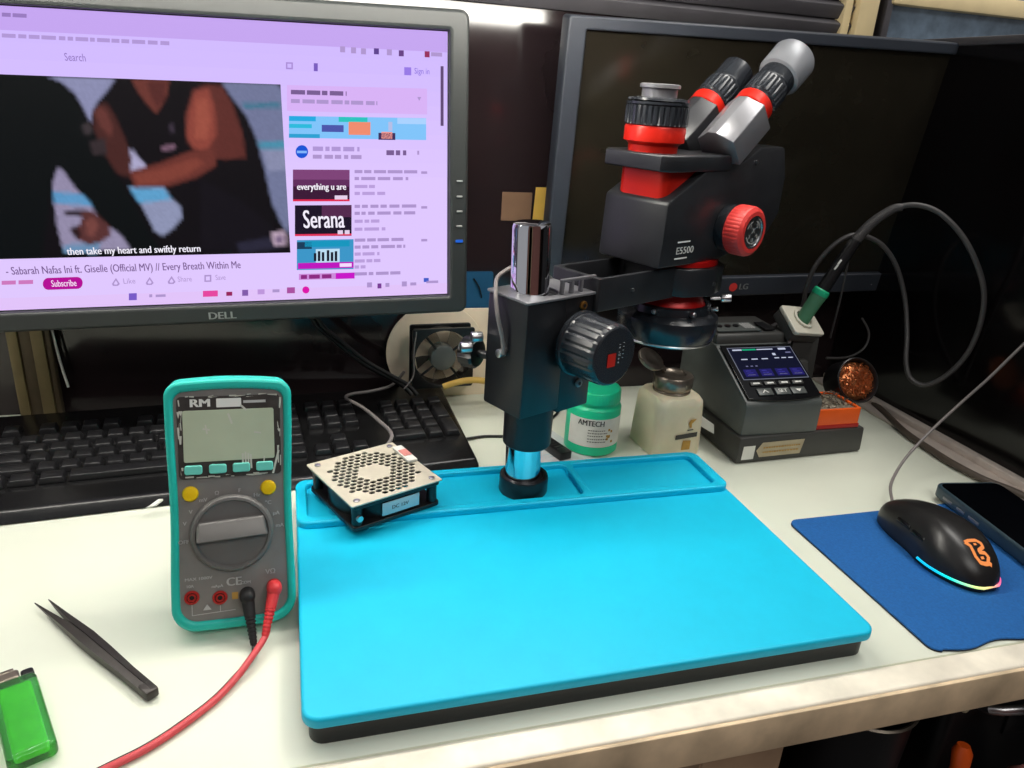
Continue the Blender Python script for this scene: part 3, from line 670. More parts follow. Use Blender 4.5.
for jy in range(GY + 1):
    for ix in range(GX + 1):
        u_, v_ = ix / GX, jy / GY
        top = (-60 + 340.5 * u_, 72 + 12.4 * u_); bot = (-60 + 350.5 * u_, 261.5 - 8.0 * u_)
        px, py = top[0] + (bot[0] - top[0]) * v_, top[1] + (bot[1] - top[1]) * v_
        a_ = su(px, py); V.append((a_[0], a_[1], 0)); acc = [0, 0, 0]
        for dx, dy in taps:
            c = lDK; x_, y_ = px + dx, py + dy
            for (q_, cl), bx_ in zip(lshapes, boxes):
                if bx_[0] <= x_ <= bx_[2] and bx_[1] <= y_ <= bx_[3] and inside(x_, y_, q_): c = cl
            for k in range(3): acc[k] += c[k] / 9
        n_ = rr.uniform(0.95, 1.05); Cc.append(tuple(k * n_ for k in acc))
vb = MB(); vb.raw(V, [(j * (GX + 1) + i, (j + 1) * (GX + 1) + i, (j + 1) * (GX + 1) + i + 1, j * (GX + 1) + i + 1) for j in range(GY) for i in range(GX)], 0, VT)
pm = bpy.data.materials.new('video_picture'); pm.use_nodes = True; nt = pm.node_tree; bs = nt.nodes['Principled BSDF']
ca = nt.nodes.new('ShaderNodeVertexColor'); ca.layer_name = 'picture'; nt.links.new(ca.outputs['Color'], bs.inputs['Emission Color'])
bs.inputs['Emission Strength'].default_value = 1.0; bs.inputs['Base Color'].default_value = (0.002, 0.002, 0.002, 1); bs.inputs['Specular IOR Level'].default_value = 0.03; bs.inputs['Roughness'].default_value = 0.35
vo = vb.build('video_frame', pm, so, smooth=False); tag(vo, 'video picture with two people in dark clothes')
at_ = vo.data.color_attributes.new('picture', 'FLOAT_COLOR', 'POINT')
for i, c in enumerate(Cc): at_.data[i].color = (c[0], c[1], c[2], 1)
scr_ = MB(); smats = []
a_ = su(66, 252.5); c_ = su(200, 249.3); L = math.hypot(c_[0] - a_[0], c_[1] - a_[1])
scr_.text('then take my heart and swiftly return', 0.0098, sm((240, 236, 248)), lay(10) @ Matrix.Translation((a_[0], a_[1], 0)) @ Matrix.Rotation(math.atan2(c_[1] - a_[1], c_[0] - a_[0]), 4, 'Z'), bold=0.0002, fit=L)
tag(scr_.build('caption', smats, so, smooth=False), 'white caption line under the video picture')

# ------------------------------------------------------------------ right monitor (off)
PL = pose((0.578, 0.870, 0.318), 0.005, 0.117, 0.021)
lm = thing('computer_monitor', 'switched-off black monitor behind the microscope head', 'monitor', mtx=PL)
LW, LH = 0.279, 0.166
b = MB()
b.plate([rrect(-LW, -LH, LW, LH, 0.004, 4), rrect(-0.2575, -0.1385, 0.2575, 0.1525, 0.001, 1)], -0.018, 0.007, 0, 0.0022, fv(0.004))
b.box((0, 0.0165, 0), (0.54, 0.010, 0.318), 0, 0.003); b.box((0, 0.026, -0.02), (0.40, 0.020, 0.20), 0, 0.008)
b.build('bezel', M['monitor2'], lm)
MB().box((0, 0.008, 0.007), (0.515, 0.006, 0.291)).build('screen', M['darkscreen'], lm)
b = MB(); FB = fv(-0.0034)
b.flat(circ(-0.005, -0.1525, 0.0062, 24), 1, FB); b.text('LG', 0.0120, 0, FB @ Matrix.Translation((0.0040, -0.1525, 0)), bold=0.0004)
b.build('maker_mark', [M['logo'], M['coral']], lm)
b = MB()
for i in range(3):
    for j in range(2): b.flat([(0.246 + j * .0055, -0.158 + i * .0042), (0.2507 + j * .0055, -0.158 + i * .0042), (0.2512 + j * .0055, -0.1548 + i * .0042), (0.2465 + j * .0055, -0.1548 + i * .0042)], 0, FB)
for x in (0.236, 0.222): b.flat(circ(x, -0.155, 0.0008, 8), 0, FB)
b.build('energy_print', M['greyprint'], lm)
b = MB(); b.box((0, 0.050, -0.02), (0.08, 0.05, 0.05), 0, 0.004)
b.build('wall_bracket', M['steel'], lm)

# ------------------------------------------------------------------ keyboard
KY = math.radians(5.0)
kb = thing('keyboard', 'full-size black keyboard under the lit monitor, number pad at its right', 'keyboard', (-0.310, 0.691, 0.0), KY)
KW, KD = 0.504, 0.208
b = MB(); b.hexa([(0, -0.008, 0.001), (KW, -0.006, 0.001), (KW + 0.014, KD, 0.001), (-0.012, KD, 0.001), (0.003, 0.003, 0.011), (KW - 0.003, 0.001, 0.011), (KW + 0.010, KD - 0.003, 0.021), (-0.008, KD - 0.003, 0.021)], 0, 0.003)
b.build('case', M['kb'], kb)
U = 0.0206
def ks(y): return 0.0115 + 0.008 * (y / KD)
keymesh = {}
def key(x, y, wu, hu=1.0):
    w_, h_ = wu * U - 0.0024, hu * U - 0.0026
    k = (round(wu, 2), round(hu, 2))
    if k not in keymesh:
        bb = MB(); i_ = 0.0022
        bb.hexa([(-w_ / 2, -h_ / 2, 0), (w_ / 2, -h_ / 2, 0), (w_ / 2, h_ / 2, 0), (-w_ / 2, h_ / 2, 0), (-w_ / 2 + i_, -h_ / 2 + i_ * .7, 0.0065), (w_ / 2 - i_, -h_ / 2 + i_ * .7, 0.0065), (w_ / 2 - i_, h_ / 2 - i_ * 1.2, 0.0068), (-w_ / 2 + i_, h_ / 2 - i_ * 1.2, 0.0068)], 0, 0.0009)
        o = bb.build('key', M['key'], kb); keymesh[k] = o
    else:
        o = keymesh[k].copy(); col.objects.link(o); o.parent = kb
    yc = y + hu * U / 2; o.location = (x + wu * U / 2, yc, ks(yc)); o.rotation_euler = (0.04, 0, 0)
X0, Y0 = 0.014, 0.040
rows = [[1.25, 1.25, 1.25, 6.25, 1.25, 1.25, 1.25, 1.25], [2.25] + [1] * 10 + [2.75], [1.75] + [1] * 11 + [2.25], [1.5] + [1] * 12 + [1.5], [1] * 13 + [2]]
for r_, row in enumerate(rows):
    x = X0
    for wu in row: key(x, Y0 + r_ * U, wu); x += wu * U
x = X0
for g_ in (1, 4, 4, 4):
    for i in range(g_): key(x + i * U, Y0 + 5.35 * U, 1)
    x += g_ * U + 0.66 * U
XN = X0 + 15.25 * U
for i in range(3): key(XN + i * U, Y0, 1)
key(XN + U, Y0 + U, 1)
for r_ in (3, 4):
    for i in range(3): key(XN + i * U, Y0 + r_ * U, 1)
for i in range(3): key(XN + i * U, Y0 + 5.35 * U, 1)
XP = XN + 3.3 * U + 0.022; Y0 += 0.015
for r_ in range(5):
    if r_ == 0: key(XP, Y0, 2); key(XP + 2 * U, Y0, 1)
    else:
        for i in range(3): key(XP + i * U, Y0 + r_ * U, 1)
key(XP + 3 * U, Y0, 1, 2); key(XP + 3 * U, Y0 + 2 * U, 1, 2); key(XP + 3 * U, Y0 + 4 * U, 1)
KM = kb.matrix_basis.copy()
b = MB(); kbi = (Matrix.Translation((-0.310, 0.691, 0)) @ Matrix.Rotation(KY, 4, 'Z')).inverted()
b.tube([kbi @ Vector(p) for p in ((0.175, 0.80, 0.008), (0.190, 0.801, 0.003), (0.215, 0.806, 0.0022), (0.245, 0.803, 0.0022), (0.275, 0.81, 0.0022), (0.31, 0.84, 0.0022), (0.34, 0.88, 0.0022), (0.36, 0.94, 0.004))], 0.0017)
b.build('keyboard_cable', M['cableblack'], kb)
# small white chips lying on the keyboard's front border
c0 = atZ(155, 505, 0.013)
tag(MB().hexa([(c0.x - .007, c0.y - .004, 0.0122), (c0.x + .001, c0.y - .001, 0.0122), (c0.x + .006, c0.y + .008, 0.0125), (c0.x + .002, c0.y + .008, 0.0125), (c0.x - .007, c0.y - .004, 0.0132), (c0.x + .001, c0.y - .001, 0.0135), (c0.x + .006, c0.y + .008, 0.0145), (c0.x + .002, c0.y + .008, 0.0145)]).build('plastic_chip', M['paper']),
    'small white chip lying on the keyboard front border left of the multimeter', 'chip')
# ------------------------------------------------------------------ multimeter leaning back on its stand
PM = pose((-0.053, 0.4962, 0.0090), math.radians(4.5), math.radians(-17.0), math.radians(-2.4)) @ Matrix.Diagonal((0.985, 1.0, 0.975, 1.0))
mm = thing('multimeter', 'teal and grey digital multimeter propped upright beside the blue mat', 'multimeter', mtx=PM)
def oval(hw, h0, h1, r, waist=0.0, crown=0.0, n=8):
    """meter outline: rounded corners, slightly waisted sides, crowned top"""
    p = []; out = []
    for cx, cy, a0, rc in ((hw, h1, 0, r * .62), (-hw, h1, 90, r * .62), (-hw, h0, 180, r * 1.1), (hw, h0, 270, r * 1.1)):
        ox, oy = (cx - rc if cx > 0 else cx + rc), (cy - rc if a0 < 180 else cy + rc)
        p += [(ox + rc * math.cos(math.radians(a0 + 90 * i / n)), oy + rc * math.sin(math.radians(a0 + 90 * i / n))) for i in range(n + 1)]
    # subdivide long sides
    q = []
    for i in range(len(p)):
        a = Vector(p[i]); c = Vector(p[(i + 1) % len(p)]); k = max(1, int((c - a).length / 0.008))
        for j in range(k): q.append(a.lerp(c, j / k))
    for v in q:
        t = (v.y - h0) / (h1 - h0); s_ = 1 - waist * math.sin(PI * min(1, max(0, (t - .12) / .76))) ** 2
        out.append((v.x * s_, v.y + (crown * (1 - (v.x / hw) ** 2) if t > .7 else -crown * .4 * (1 - (v.x / hw) ** 2) if t < .2 else 0)))
    return out
b = MB()
b.plate([oval(0.0448, 0.0, 0.1895, 0.016, 0.035, 0.0030), oval(0.0385, 0.0075, 0.1820, 0.011, 0.03, 0.0025)], -0.032, 0.0015, 0, 0.0028, fv(0.0), 3)
b.plate([oval(0.043, 0.002, 0.188, 0.015, 0.035, 0.0030)], -0.033, -0.012, 0, 0.002, fv(0))
b.build('holster', M['teal'], mm)
b = MB(); b.plate([oval(0.0395, 0.0065, 0.1830, 0.012, 0.03, 0.0025)], -0.020, -0.0010, 0, 0.0008, fv(0))
fc = b.build('face_panel', M['metergrey'], mm)
F = lambda d=0.0: fv(0.0010 - 0.0012 - d)      # just above the face panel
b = MB(); b.plate([rrect(-0.0362, 0.1175, 0.0362, 0.1795, 0.003)], -0.001, 0.0004, 0, 0.0003, fv(0.0))
dw = b.build('display_window', M['meterdark'], mm)
b = MB(); b.plate([rrect(-0.0325, 0.1300, 0.0315, 0.1690, 0.0015)], 0, 0.0008, 0, 0.0002, fv(0.0))
b.build('lcd', M['lcd'], mm)
b = MB(); f2 = fv(-0.0006)
b.text('RM', 0.0085, 0, f2 @ Matrix.Translation((-0.0275, 0.1742, 0)), bold=0.0005, fit=0.013)
b.plate([rrect(-0.009, 0.1708, 0.0085, 0.1775, 0.0006)], 0, 0.0001, 0, 0, f2)
b.flat([(0.010, 0.1735), (0.026, 0.1735), (0.026, 0.1755), (0.010, 0.1755)], 1, f2)
b.build('window_print', [M['white'], M['greyprint']], mm)
b = MB(); rr = random.Random(3)
for i in range(46):                                             # worn film around the window edge
    side = rr.choice('LRTB'); L = rr.uniform(0.002, 0.009); wd = rr.uniform(0.0003, 0.0012)
    if side in 'LR': x = (-0.035 if side == 'L' else 0.0345) + rr.uniform(-.0012, .0012); y = rr.uniform(0.119, 0.177); b.flat([(x, y), (x + wd, y), (x + wd + rr.uniform(-.001, .001), y + L), (x + rr.uniform(-.001, .001), y + L)], 0, f2)
    else: y = (0.1788 if side == 'T' else 0.1180) + rr.uniform(-.0008, .0008); x = rr.uniform(-0.034, 0.03); b.flat([(x, y), (x + L, y + rr.uniform(-.001, .001)), (x + L, y + wd), (x, y + wd)], 0, f2)
f3 = fv(-0.0010)
for x0, y0, x1, y1, wd in ((-0.001, 0.166, 0.0015, 0.158, .0009), (-0.019, 0.155, -0.014, 0.154, .0008), (-0.017, 0.158, -0.016, 0.151, .0007), (0.017, 0.151, 0.022, 0.150, .0008), (0.008, 0.172, 0.012, 0.168, .0009), (0.0085, 0.122, 0.0085, 0.135, .0008), (0.0105, 0.121, 0.0105, 0.136, .0008), (0.0125, 0.122, 0.0125, 0.135, .0008), (0.0145, 0.123, 0.0142, 0.134, .0008), (0.030, 0.118, 0.0345, 0.136, .0009), (0.0235, 0.126, 0.0240, 0.132, .0006)):
    dx, dy = x1 - x0, y1 - y0; l_ = math.hypot(dx, dy); nx, ny = -dy / l_ * wd * .8, dx / l_ * wd * .8
    b.flat([(x0 - nx, y0 - ny), (x1 - nx, y1 - ny), (x1 + nx, y1 + ny), (x0 + nx, y0 + ny)], 0, f3)
tag(b.build('scratches', M['scratch'], mm), 'pale scratches and worn film on the display window')
for i, x in enumerate((-0.0262, -0.0093, 0.0073, 0.0240)):
    b = MB(); b.plate([rrect(x - 0.0062, 0.1208, x + 0.0062, 0.1278, 0.0018)], 0, 0.0026, 0, 0.0008, fv(0)); b.build('function_button', M['tealbtn'], mm)
for x, y in ((-0.0290, 0.1060), (0.0262, 0.1068)):
    MB().lathe([(0.0058, 0), (0.0056, 0.0018), (0.0048, 0.0028), (0.002, 0.0032)], 0, (x, 0.001, y), (0, -1, 0), seg=28).build('round_button', M['yellow'], mm)
b = MB(); DC = (-0.0005, 0.0005, 0.0742)
b.lathe([(0.0300, 0), (0.0297, 0.003), (0.0280, 0.0050), (0.0262, 0.0052), (0.0250, 0.0030)], 0, DC, (0, -1, 0), seg=60)
b.lathe([(0.0262, 0.001), (0.0262, 0.0032)], 0, DC, (0, -1, 0), seg=60)
dl = b.build('range_dial', M['meterdial'], mm)
b = MB()
Rd = Matrix.Translation(DC) @ Matrix.Rotation(math.radians(-3), 4, 'Y')
b.hexa([(-0.0258, -0.003, -0.0045), (0.0258, -0.003, -0.0045), (0.0258, -0.003, 0.012), (-0.0258, -0.003, 0.012), (-0.0250, -0.0115, -0.0022), (0.0250, -0.0115, -0.0022), (0.0210, -0.0065, 0.0105), (-0.0210, -0.0065, 0.0105)], 0, 0.0010, Rd)
b.build('dial_grip', M['meterdial'], dl)
b = MB(); rr = random.Random(5)
for i, (a, t) in enumerate(((188, 'OFF'), (163, 'V'), (146, 'V'), (125, 'mV'), (107, 'Ω'), (80, 'F'), (58, 'Hz'), (40, '°C'), (22, 'µA'), (4, 'mA'))):
    b.text(t, 0.0042, 0, F(0.0001) @ Matrix.Translation((-0.0005 + 0.0345 * math.cos(math.radians(a)), 0.0742 + 0.0325 * math.sin(math.radians(a)), 0)), 'CENTER', 0.0001)
b.text('CE', 0.0092, 0, F(0.0001) @ Matrix.Translation((-0.0005, 0.0352, 0)), 'CENTER', 0.0003)
b.text('MAX 1000V', 0.0032, 0, F(0.0001) @ Matrix.Translation((-0.0350, 0.0405, 0)), bold=0.0001, fit=0.019); b.text('10A', 0.0032, 0, F(0.0001) @ Matrix.Translation((-0.0342, 0.0352, 0)), bold=0.0001)
b.text('mAµA', 0.0030, 0, F(0.0001) @ Matrix.Translation((-0.0165, 0.0332, 0)), bold=0.0001, fit=.008); b.text('COM', 0.0032, 0, F(0.0001) @ Matrix.Translation((0.0042, 0.0337, 0)), bold=0.0001)
b.text('VΩ', 0.0055, 0, F(0.0001) @ Matrix.Translation((0.0262, 0.0402, 0)), 'CENTER', bold=0.0001)
for q in (((-0.0308, 0.0125), (-0.0303, 0.0125), (-0.0303, 0.0215), (-0.0308, 0.0215)), ((-0.0308, 0.0122), (0.0000, 0.0130), (0.0000, 0.0135), (-0.0308, 0.0127)), ((-0.0110, 0.0130), (-0.0105, 0.0130), (-0.0105, 0.0180), (-0.0110, 0.0180))): b.flat(q, 0, F(0.0001))
b.flat([(-0.0230, 0.0155), (-0.0170, 0.0155), (-0.0200, 0.0200)], 0, F(0.0001))
b.build('face_print', M['greyprint'], mm)
MB().flat([(-0.0022, 0.0215), (0.0022, 0.0215), (0.0022, 0.0270), (-0.0022, 0.0270)], 0, F(0.0001)).build('yellow_mark', M['stain'], mm)
for x, y in ((-0.0305, 0.0262), (-0.0108, 0.0238), (0.0088, 0.0245), (0.0285, 0.0285)):
    b = MB(); b.lathe([(0.0055, 0), (0.0052, 0.0012), (0.0040, 0.0014), (0.0036, 0.0004)], 0, (x, 0.0005, y), (0, -1, 0), seg=28); b.lathe([(0.0032, 0.0), (0.0030, 0.0013), (0.0019, 0.0014), (0.0017, 0.0002)], 0, (x, 0.0005, y), (0, -1, 0), seg=20); b.lathe([(0.0042, 0.0), (0.0042, 0.00045)], 1, (x, 0.0005, y), (0, -1, 0), seg=20)
    b.build('jack', [M['redjack'] if x != 0.0088 else M['blackplastic'], M['rubber']], mm)
PMi = PM.inverted()
def m_w(x, y, z): return PM @ Vector((x, y, z))
# tilt stand: a plate from the back down to the bench
top_ = PMi @ Vector((0, 0, 0))
A1 = PM @ Vector((-0.022, 0.032, 0.135)); A2 = PM @ Vector((0.022, 0.032, 0.135)); B1 = Vector((A1.x - .004, A1.y + .050, 0.0005)); B2 = Vector((A2.x, A2.y + .050, 0.0005))
nn = (A2 - A1).cross(B1 - A1).normalized() * 0.004
MB().hexa([PMi @ p for p in (B1, B2, B2 - nn, B1 - nn, A1, A2, A2 - nn, A1 - nn)], 0, 0.001).build('tilt_stand', M['teal'], mm)
# test leads
def lead(name, label, jack, mats, pts, rr_, sleeve):
    r = thing(name, label, 'test lead', m_w(jack[0], -0.002, jack[1])); off = Matrix.Translation(-Vector(r.location))
    J = m_w(jack[0], 0.0, jack[1]); n = PM.to_3x3() @ Vector((0, -1, 0)); d = PM.to_3x3() @ Vector(sleeve).normalized()
    b = MB(); b.lathe([(0.0050, 0.0018), (0.0056, 0.003), (0.0056, 0.007), (0.0052, 0.0100), (0.0040, 0.0118), (0.002, 0.0126)], 0, J, n, seg=28, mtx=off)
    k = J + n * 0.0068
    b.tube([k, k + d * 0.008, k + d * 0.015], [0.0050, 0.0044, 0.0040], 0, 16, 4, off)
    b.build('plug', mats[0], r)
    b = MB(); p = k + d * 0.012; nR = 8
    for i in range(nR):
        q = p + d * (i * 0.0029 + 0.001); rk = .0004 + .00020 * i
        b.lathe([(0.0036 - rk, -0.0010), (0.0045 - rk, -0.0005), (0.0045 - rk, 0.0008), (0.0036 - rk, 0.0013)], 0, q, d, seg=18, mtx=off)
    e0 = p + d * 0.024; b.tube([p, p + d * 0.012, e0], [0.0036, 0.0030, 0.0024], 0, 12, 3, off)
    b.build('strain_relief', mats[0], r)
    b = MB(); b.tube([p + d * 0.012, e0] + pts, rr_, 0, 12, 6, off); b.build('lead_cable', mats[1], r)
    return r
def z_(px, py, z): return atZ(px, py, z)
lead('test_lead', 'red test lead plugged into the multimeter, its cable crossing the white bench front', (0.0285, 0.0285), (M['redplug'], M['redlead']),
     [z_(246, 665, 0.007), z_(236, 678, 0.0045), z_(214, 701, 0.0035), z_(180, 727, 0.003), z_(146, 749, 0.003), z_(108, 768, 0.003), z_(60, 792, 0.003), z_(20, 815, 0.003)], 0.0025, (-0.26, -0.40, -1))
lead('test_lead', 'black test lead plugged into the multimeter beside the red plug', (0.0088, 0.0245), (M['rubber'], M['cableblack']),
     [z_(252, 659, 0.003), z_(240, 671, 0.002), z_(214, 698, 0.0017), z_(180, 724, 0.0017), z_(146, 746, 0.0017), z_(108, 765, 0.0017), z_(60, 789, 0.0017)], 0.0016, (0.10, -0.34, -1))

# ------------------------------------------------------------------ honeycomb fan lying on the mat
FA = math.radians(23.0)
fn = thing('cooling_fan', 'square black cooling fan with a pale honeycomb grill lying on the blue mat', 'fan', (0.0645, 0.630, 0.0325), FA)
h = 0.0445
b = MB()
def fl(z0, z1): b.plate([rrect(-h, -h, h, h, 0.004), circ(0, 0, 0.0415, 48)], z0, z1, 0, 0.0006)
fl(0.0, 0.004); fl(0.0215, 0.0255)
b.lathe([(0.0425, 0.003), (0.0425, 0.0225), (0.0412, 0.0225), (0.0412, 0.003)], 0, seg=48, caps=False)
for sx in (-1, 1):
    for sy in (-1, 1): b.cyl((sx * 0.0385, sy * 0.0385, 0.003), (sx * 0.0385, sy * 0.0385, 0.0225), 0.0048, seg=16)
fr = b.build('fan_frame', M['blackplastic'], fn)
b = MB(); b.cyl((0, 0, 0.004), (0, 0, 0.022), 0.0185, m=0, seg=40, bev=0.0015)
for i in range(7):
    a = 2 * PI * i / 7; b.tube
    P_ = []
    for r_ in (0.018, 0.028, 0.0395):
        for (da, zz) in ((0.0, 0.0205), (0.62, 0.0065)): P_.append((r_ * math.cos(a + da + r_ * 6), r_ * math.sin(a + da + r_ * 6), zz))
    b.raw(P_ + [(p[0], p[1], p[2] - 0.0012) for p in P_], [(0, 1, 3, 2), (2, 3, 5, 4), (6, 8, 9, 7), (8, 10, 11, 9), (0, 2, 8, 6), (2, 4, 10, 8), (1, 7, 9, 3), (3, 9, 11, 5), (4, 5, 11, 10), (0, 6, 7, 1)])
b.build('impeller', M['blackplastic'], fn)
holes = []
pit = 0.0068
for j in range(-7, 8):
    for i in range(-7, 8):
        x = (i + (0.5 if j % 2 else 0)) * pit; y = j * pit * 0.80; r_ = math.hypot(x, y)
        if 0.0165 < r_ < 0.0405: holes.append([(x + 0.0033, y), (x + 0.0017, y + 0.0024), (x - 0.0017, y + 0.0024), (x - 0.0033, y), (x - 0.0017, y - 0.0024), (x + 0.0017, y - 0.0024)])
b = MB(); b.plate([rrect(-h - .002, -h - .001, h + .001, h + .001, 0.001)] + holes, 0.0258, 0.0270, 0, 0.0)
gp = tag(b.build('honeycomb_grill', M['fanplate'], fn), 'pale bare-metal honeycomb grill plate')
for sx in (-1, 1):
    for sy in (-1, 1):
        MB().lathe([(0.0030, 0.0270), (0.0028, 0.0280), (0.0014, 0.0286)], 0, (sx * 0.0385, sy * 0.0385, 0), seg=16).build('screw', M['steelbright'], fn)
        MB().cyl((sx * 0.0385, -h - .0006, 0.012), (sx * 0.0385, -h + .004, 0.012), 0.003, seg=14).build('screw', M['steelbright'], fn) if sy < 0 and sx < 0 else None
MB().box((0.003, -0.0432, 0.0130), (0.038, 0.0012, 0.0125), 0, 0.0003).build('label', M['paleblue'], fn)
b = MB(); b.text('DC 12V', 0.0052, 0, fv(-0.0440) @ Matrix.Translation((0.002, 0.0130, 0)), 'CENTER', .0001); b.build('label_print', M['darkprint'], fn)
RC = Matrix.Rotation(-0.06, 4, 'Z')
b = MB(); b.box((0.0412, 0.014, 0.0285), (0.010, 0.034, 0.003), 0, 0.0006, rot=RC); b.box((0.0414, 0.0140, 0.0303), (0.0080, 0.013, 0.0006), 1, 0, rot=RC)
b.build('clip', [M['paper'], M['pink']], fn)
fi = (Matrix.Translation((0.0645, 0.630, 0.0325)) @ Matrix.Rotation(FA, 4, 'Z')).inverted()
b = MB(); b.tube([fi @ p for p in (fi.inverted() @ Vector((0.028, 0.043, 0.018)), atZ(392, 436, 0.060), atZ(378, 420, 0.055), atZ(362, 407, 0.045), atZ(346, 398, 0.036), atZ(352, 394, 0.034), atZ(372, 391, 0.034), atZ(392, 385, 0.034), atZ(404, 372, 0.040))], [0.0020] * 9, 0, 10, 5)
b.build('fan_cable', M['cablelight'], fn)

# ------------------------------------------------------------------ flux jar and solvent bottle
jr = thing('flux_jar', 'small green plastic flux jar with a white printed label behind the microscope pillar', 'jar', (0.338, 0.765, 0.0017))
jr_r = 0.0320
MB().lathe([(jr_r - .002, 0), (jr_r, 0.002), (jr_r, 0.0560), (jr_r - .001, 0.0580), (jr_r - .0035, 0.0600), (jr_r - .004, 0.0625), (jr_r - .004, 0.0640)], 0, seg=56).build('jar_body', M['greenjar'], jr)
MB().lathe([(jr_r - .0025, 0.0630), (jr_r - .0020, 0.0640), (jr_r - .0018, 0.0650, 1), (jr_r - .0022, 0.0760, 1), (jr_r - .0036, 0.0780), (jr_r - .008, 0.0785)], 0, rib=(50, 0.0004)).build('screw_lid', M['greenjar'], jr)
def wrap(R, a0): return lambda v: ((R) * math.sin(a0 + v.x / R), -(R) * math.cos(a0 + v.x / R), v.y)
b = MB(); n = 24; a0, a1 = math.radians(-78), math.radians(72); V = []; Fc = []
for i in range(n + 1):
    a = a0 + (a1 - a0) * i / n
    for zz in (0.0125, 0.0480): V.append(((jr_r + .0004) * math.sin(a), -(jr_r + .0004) * math.cos(a), zz))
for i in range(n): Fc.append((2 * i, 2 * i + 2, 2 * i + 3, 2 * i + 1))
b.raw(V, Fc); jl = b.build('label', M['paper'], jr)
b = MB(); wr = wrap(jr_r + .0007, math.radians(-14) - 0.66)
T_ = lambda x, y: (lambda v: wr(Vector((v.x + x, v.y + y, 0))))
b.text('AMTECH', 0.0096, 0, None, bold=0.00028, fit=None, fn=T_(-0.001, 0.0425), sx=0.84)
for i, (x0, y, L) in enumerate(((0.012, 0.0335, 0.020), (0.012, 0.0300, 0.024), (0.012, 0.0265, 0.018), (0.012, 0.0225, 0.024), (0.012, 0.0190, 0.020))):
    x = x0
    while x < x0 + L: ww = random.uniform(.0012, .003); b.raw([wr(Vector((x, y, 0))), wr(Vector((x + ww, y, 0))), wr(Vector((x + ww, y + .0010, 0))), wr(Vector((x, y + .0010, 0)))], [(0, 1, 2, 3)]); x += ww + .0007
for k_ in range(7): x = 0.036 + random.uniform(-.002, .006); y = random.uniform(0.016, 0.034); ww = random.uniform(.002, .004); b.raw([wr(Vector((x, y, 0))), wr(Vector((x + ww, y, 0))), wr(Vector((x + ww, y + .003, 0))), wr(Vector((x, y + .003, 0)))], [(0, 1, 2, 3)], 1)
b.build('label_print', [M['darkprint'], M['stain']], jl)

bt = thing('solvent_bottle', 'cream plastic dispenser bottle with a tarnished metal pump cap, right of the green jar', 'bottle', (0.4330, 0.757, 0.0), math.radians(4))
b = MB(); V = []; Fc = []; secs = [(0.000, 0.0325, .011), (0.002, 0.0337, .011), (0.030, 0.0328, .011), (0.060, 0.0318, .012), (0.067, 0.0314, .013), (0.0718, 0.0285, .015), (0.0735, 0.0215, .015)]
ns = 0
for zz, hw_, rr_ in secs:
    L_ = rrect(-hw_, -hw_, hw_, hw_, rr_, 6); ns = len(L_)
    V += [(p[0], p[1], zz) for p in L_]
for k in range(len(secs) - 1):
    for i in range(ns): j = (i + 1) % ns; Fc.append((k * ns + i, k * ns + j, (k + 1) * ns + j, (k + 1) * ns + i))
Fc.append(tuple(reversed(range(ns)))); Fc.append(tuple((len(secs) - 1) * ns + i for i in range(ns)))
b.raw(V, Fc); b.build('bottle_body', M['cream'], bt)
MB().lathe([(0.0215, 0.0715), (0.0225, 0.0730), (0.0225, 0.0750), (0.0215, 0.0760), (0.0232, 0.0790), (0.0240, 0.0810), (0.0240, 0.0920), (0.0227, 0.0940), (0.0150, 0.0950), (0.0120, 0.0925), (0.004, 0.0920)], 0, seg=48).build('pump_cap', M['dullsteel'], bt)
LD = Matrix.Translation((-0.0125, 0.010, 0.0960)) @ Matrix.Rotation(math.radians(16), 4, 'Y') @ Matrix.Rotation(math.radians(30), 4, 'X')
b = MB(); b.lathe([(0.0165, -0.001), (0.0172, 0.0), (0.0170, 0.0026), (0.0155, 0.0032), (0.006, 0.0022)], 0, (-0.020, 0.004, 0.008), (0, 0, 1), seg=40, mtx=LD); b.box((-0.002, 0, 0.004), (0.012, 0.008, 0.003), 0, 0.001, mtx=LD); b.cyl((0.002, -0.005, 0.001), (0.002, 0.005, 0.001), 0.0022, seg=14, mtx=LD)
tag(b.build('flip_lid', M['dullsteel'], bt), 'open hinged metal lid')
b = MB(); fb_ = fv(-0.0339) @ Matrix.Translation((-0.006, 0, 0))
b.flat([(-0.0010, 0.0225), (0.0285, 0.0245), (0.0285, 0.0305), (-0.0010, 0.0285)], 0, fb_); b.flat([(0.014, 0.0330), (0.022, 0.0335), (0.022, 0.0350), (0.014, 0.0345)], 0, fb_)
b.flat([(0.0165, 0.0370), (0.0195, 0.0370), (0.0190, 0.0420), (0.0250, 0.0480), (0.0170, 0.0475), (0.0145, 0.0440)], 1, fb_); b.flat([(0.009, 0.008), (0.021, 0.008), (0.021, 0.020), (0.010, 0.021)], 1, fb_)
b.build('bottle_print', [M['darkprint'], M['stain']], bt)
tg = atY(699, 419, 0.775); 
q0, q1, q2, q3 = atY(697, 413, 0.745), atY(714, 425, 0.738), atY(714, 434, 0.738), atY(697, 424, 0.745)
dy_ = Vector((0.0006, 0.0010, 0))
tag(MB().hexa([q3, q2, q2 + dy_, q3 + dy_, q0, q1, q1 + dy_, q0 + dy_]).build('paper_tag', M['paper']),
    'white paper slip between the cream bottle and the soldering station', 'paper slip')

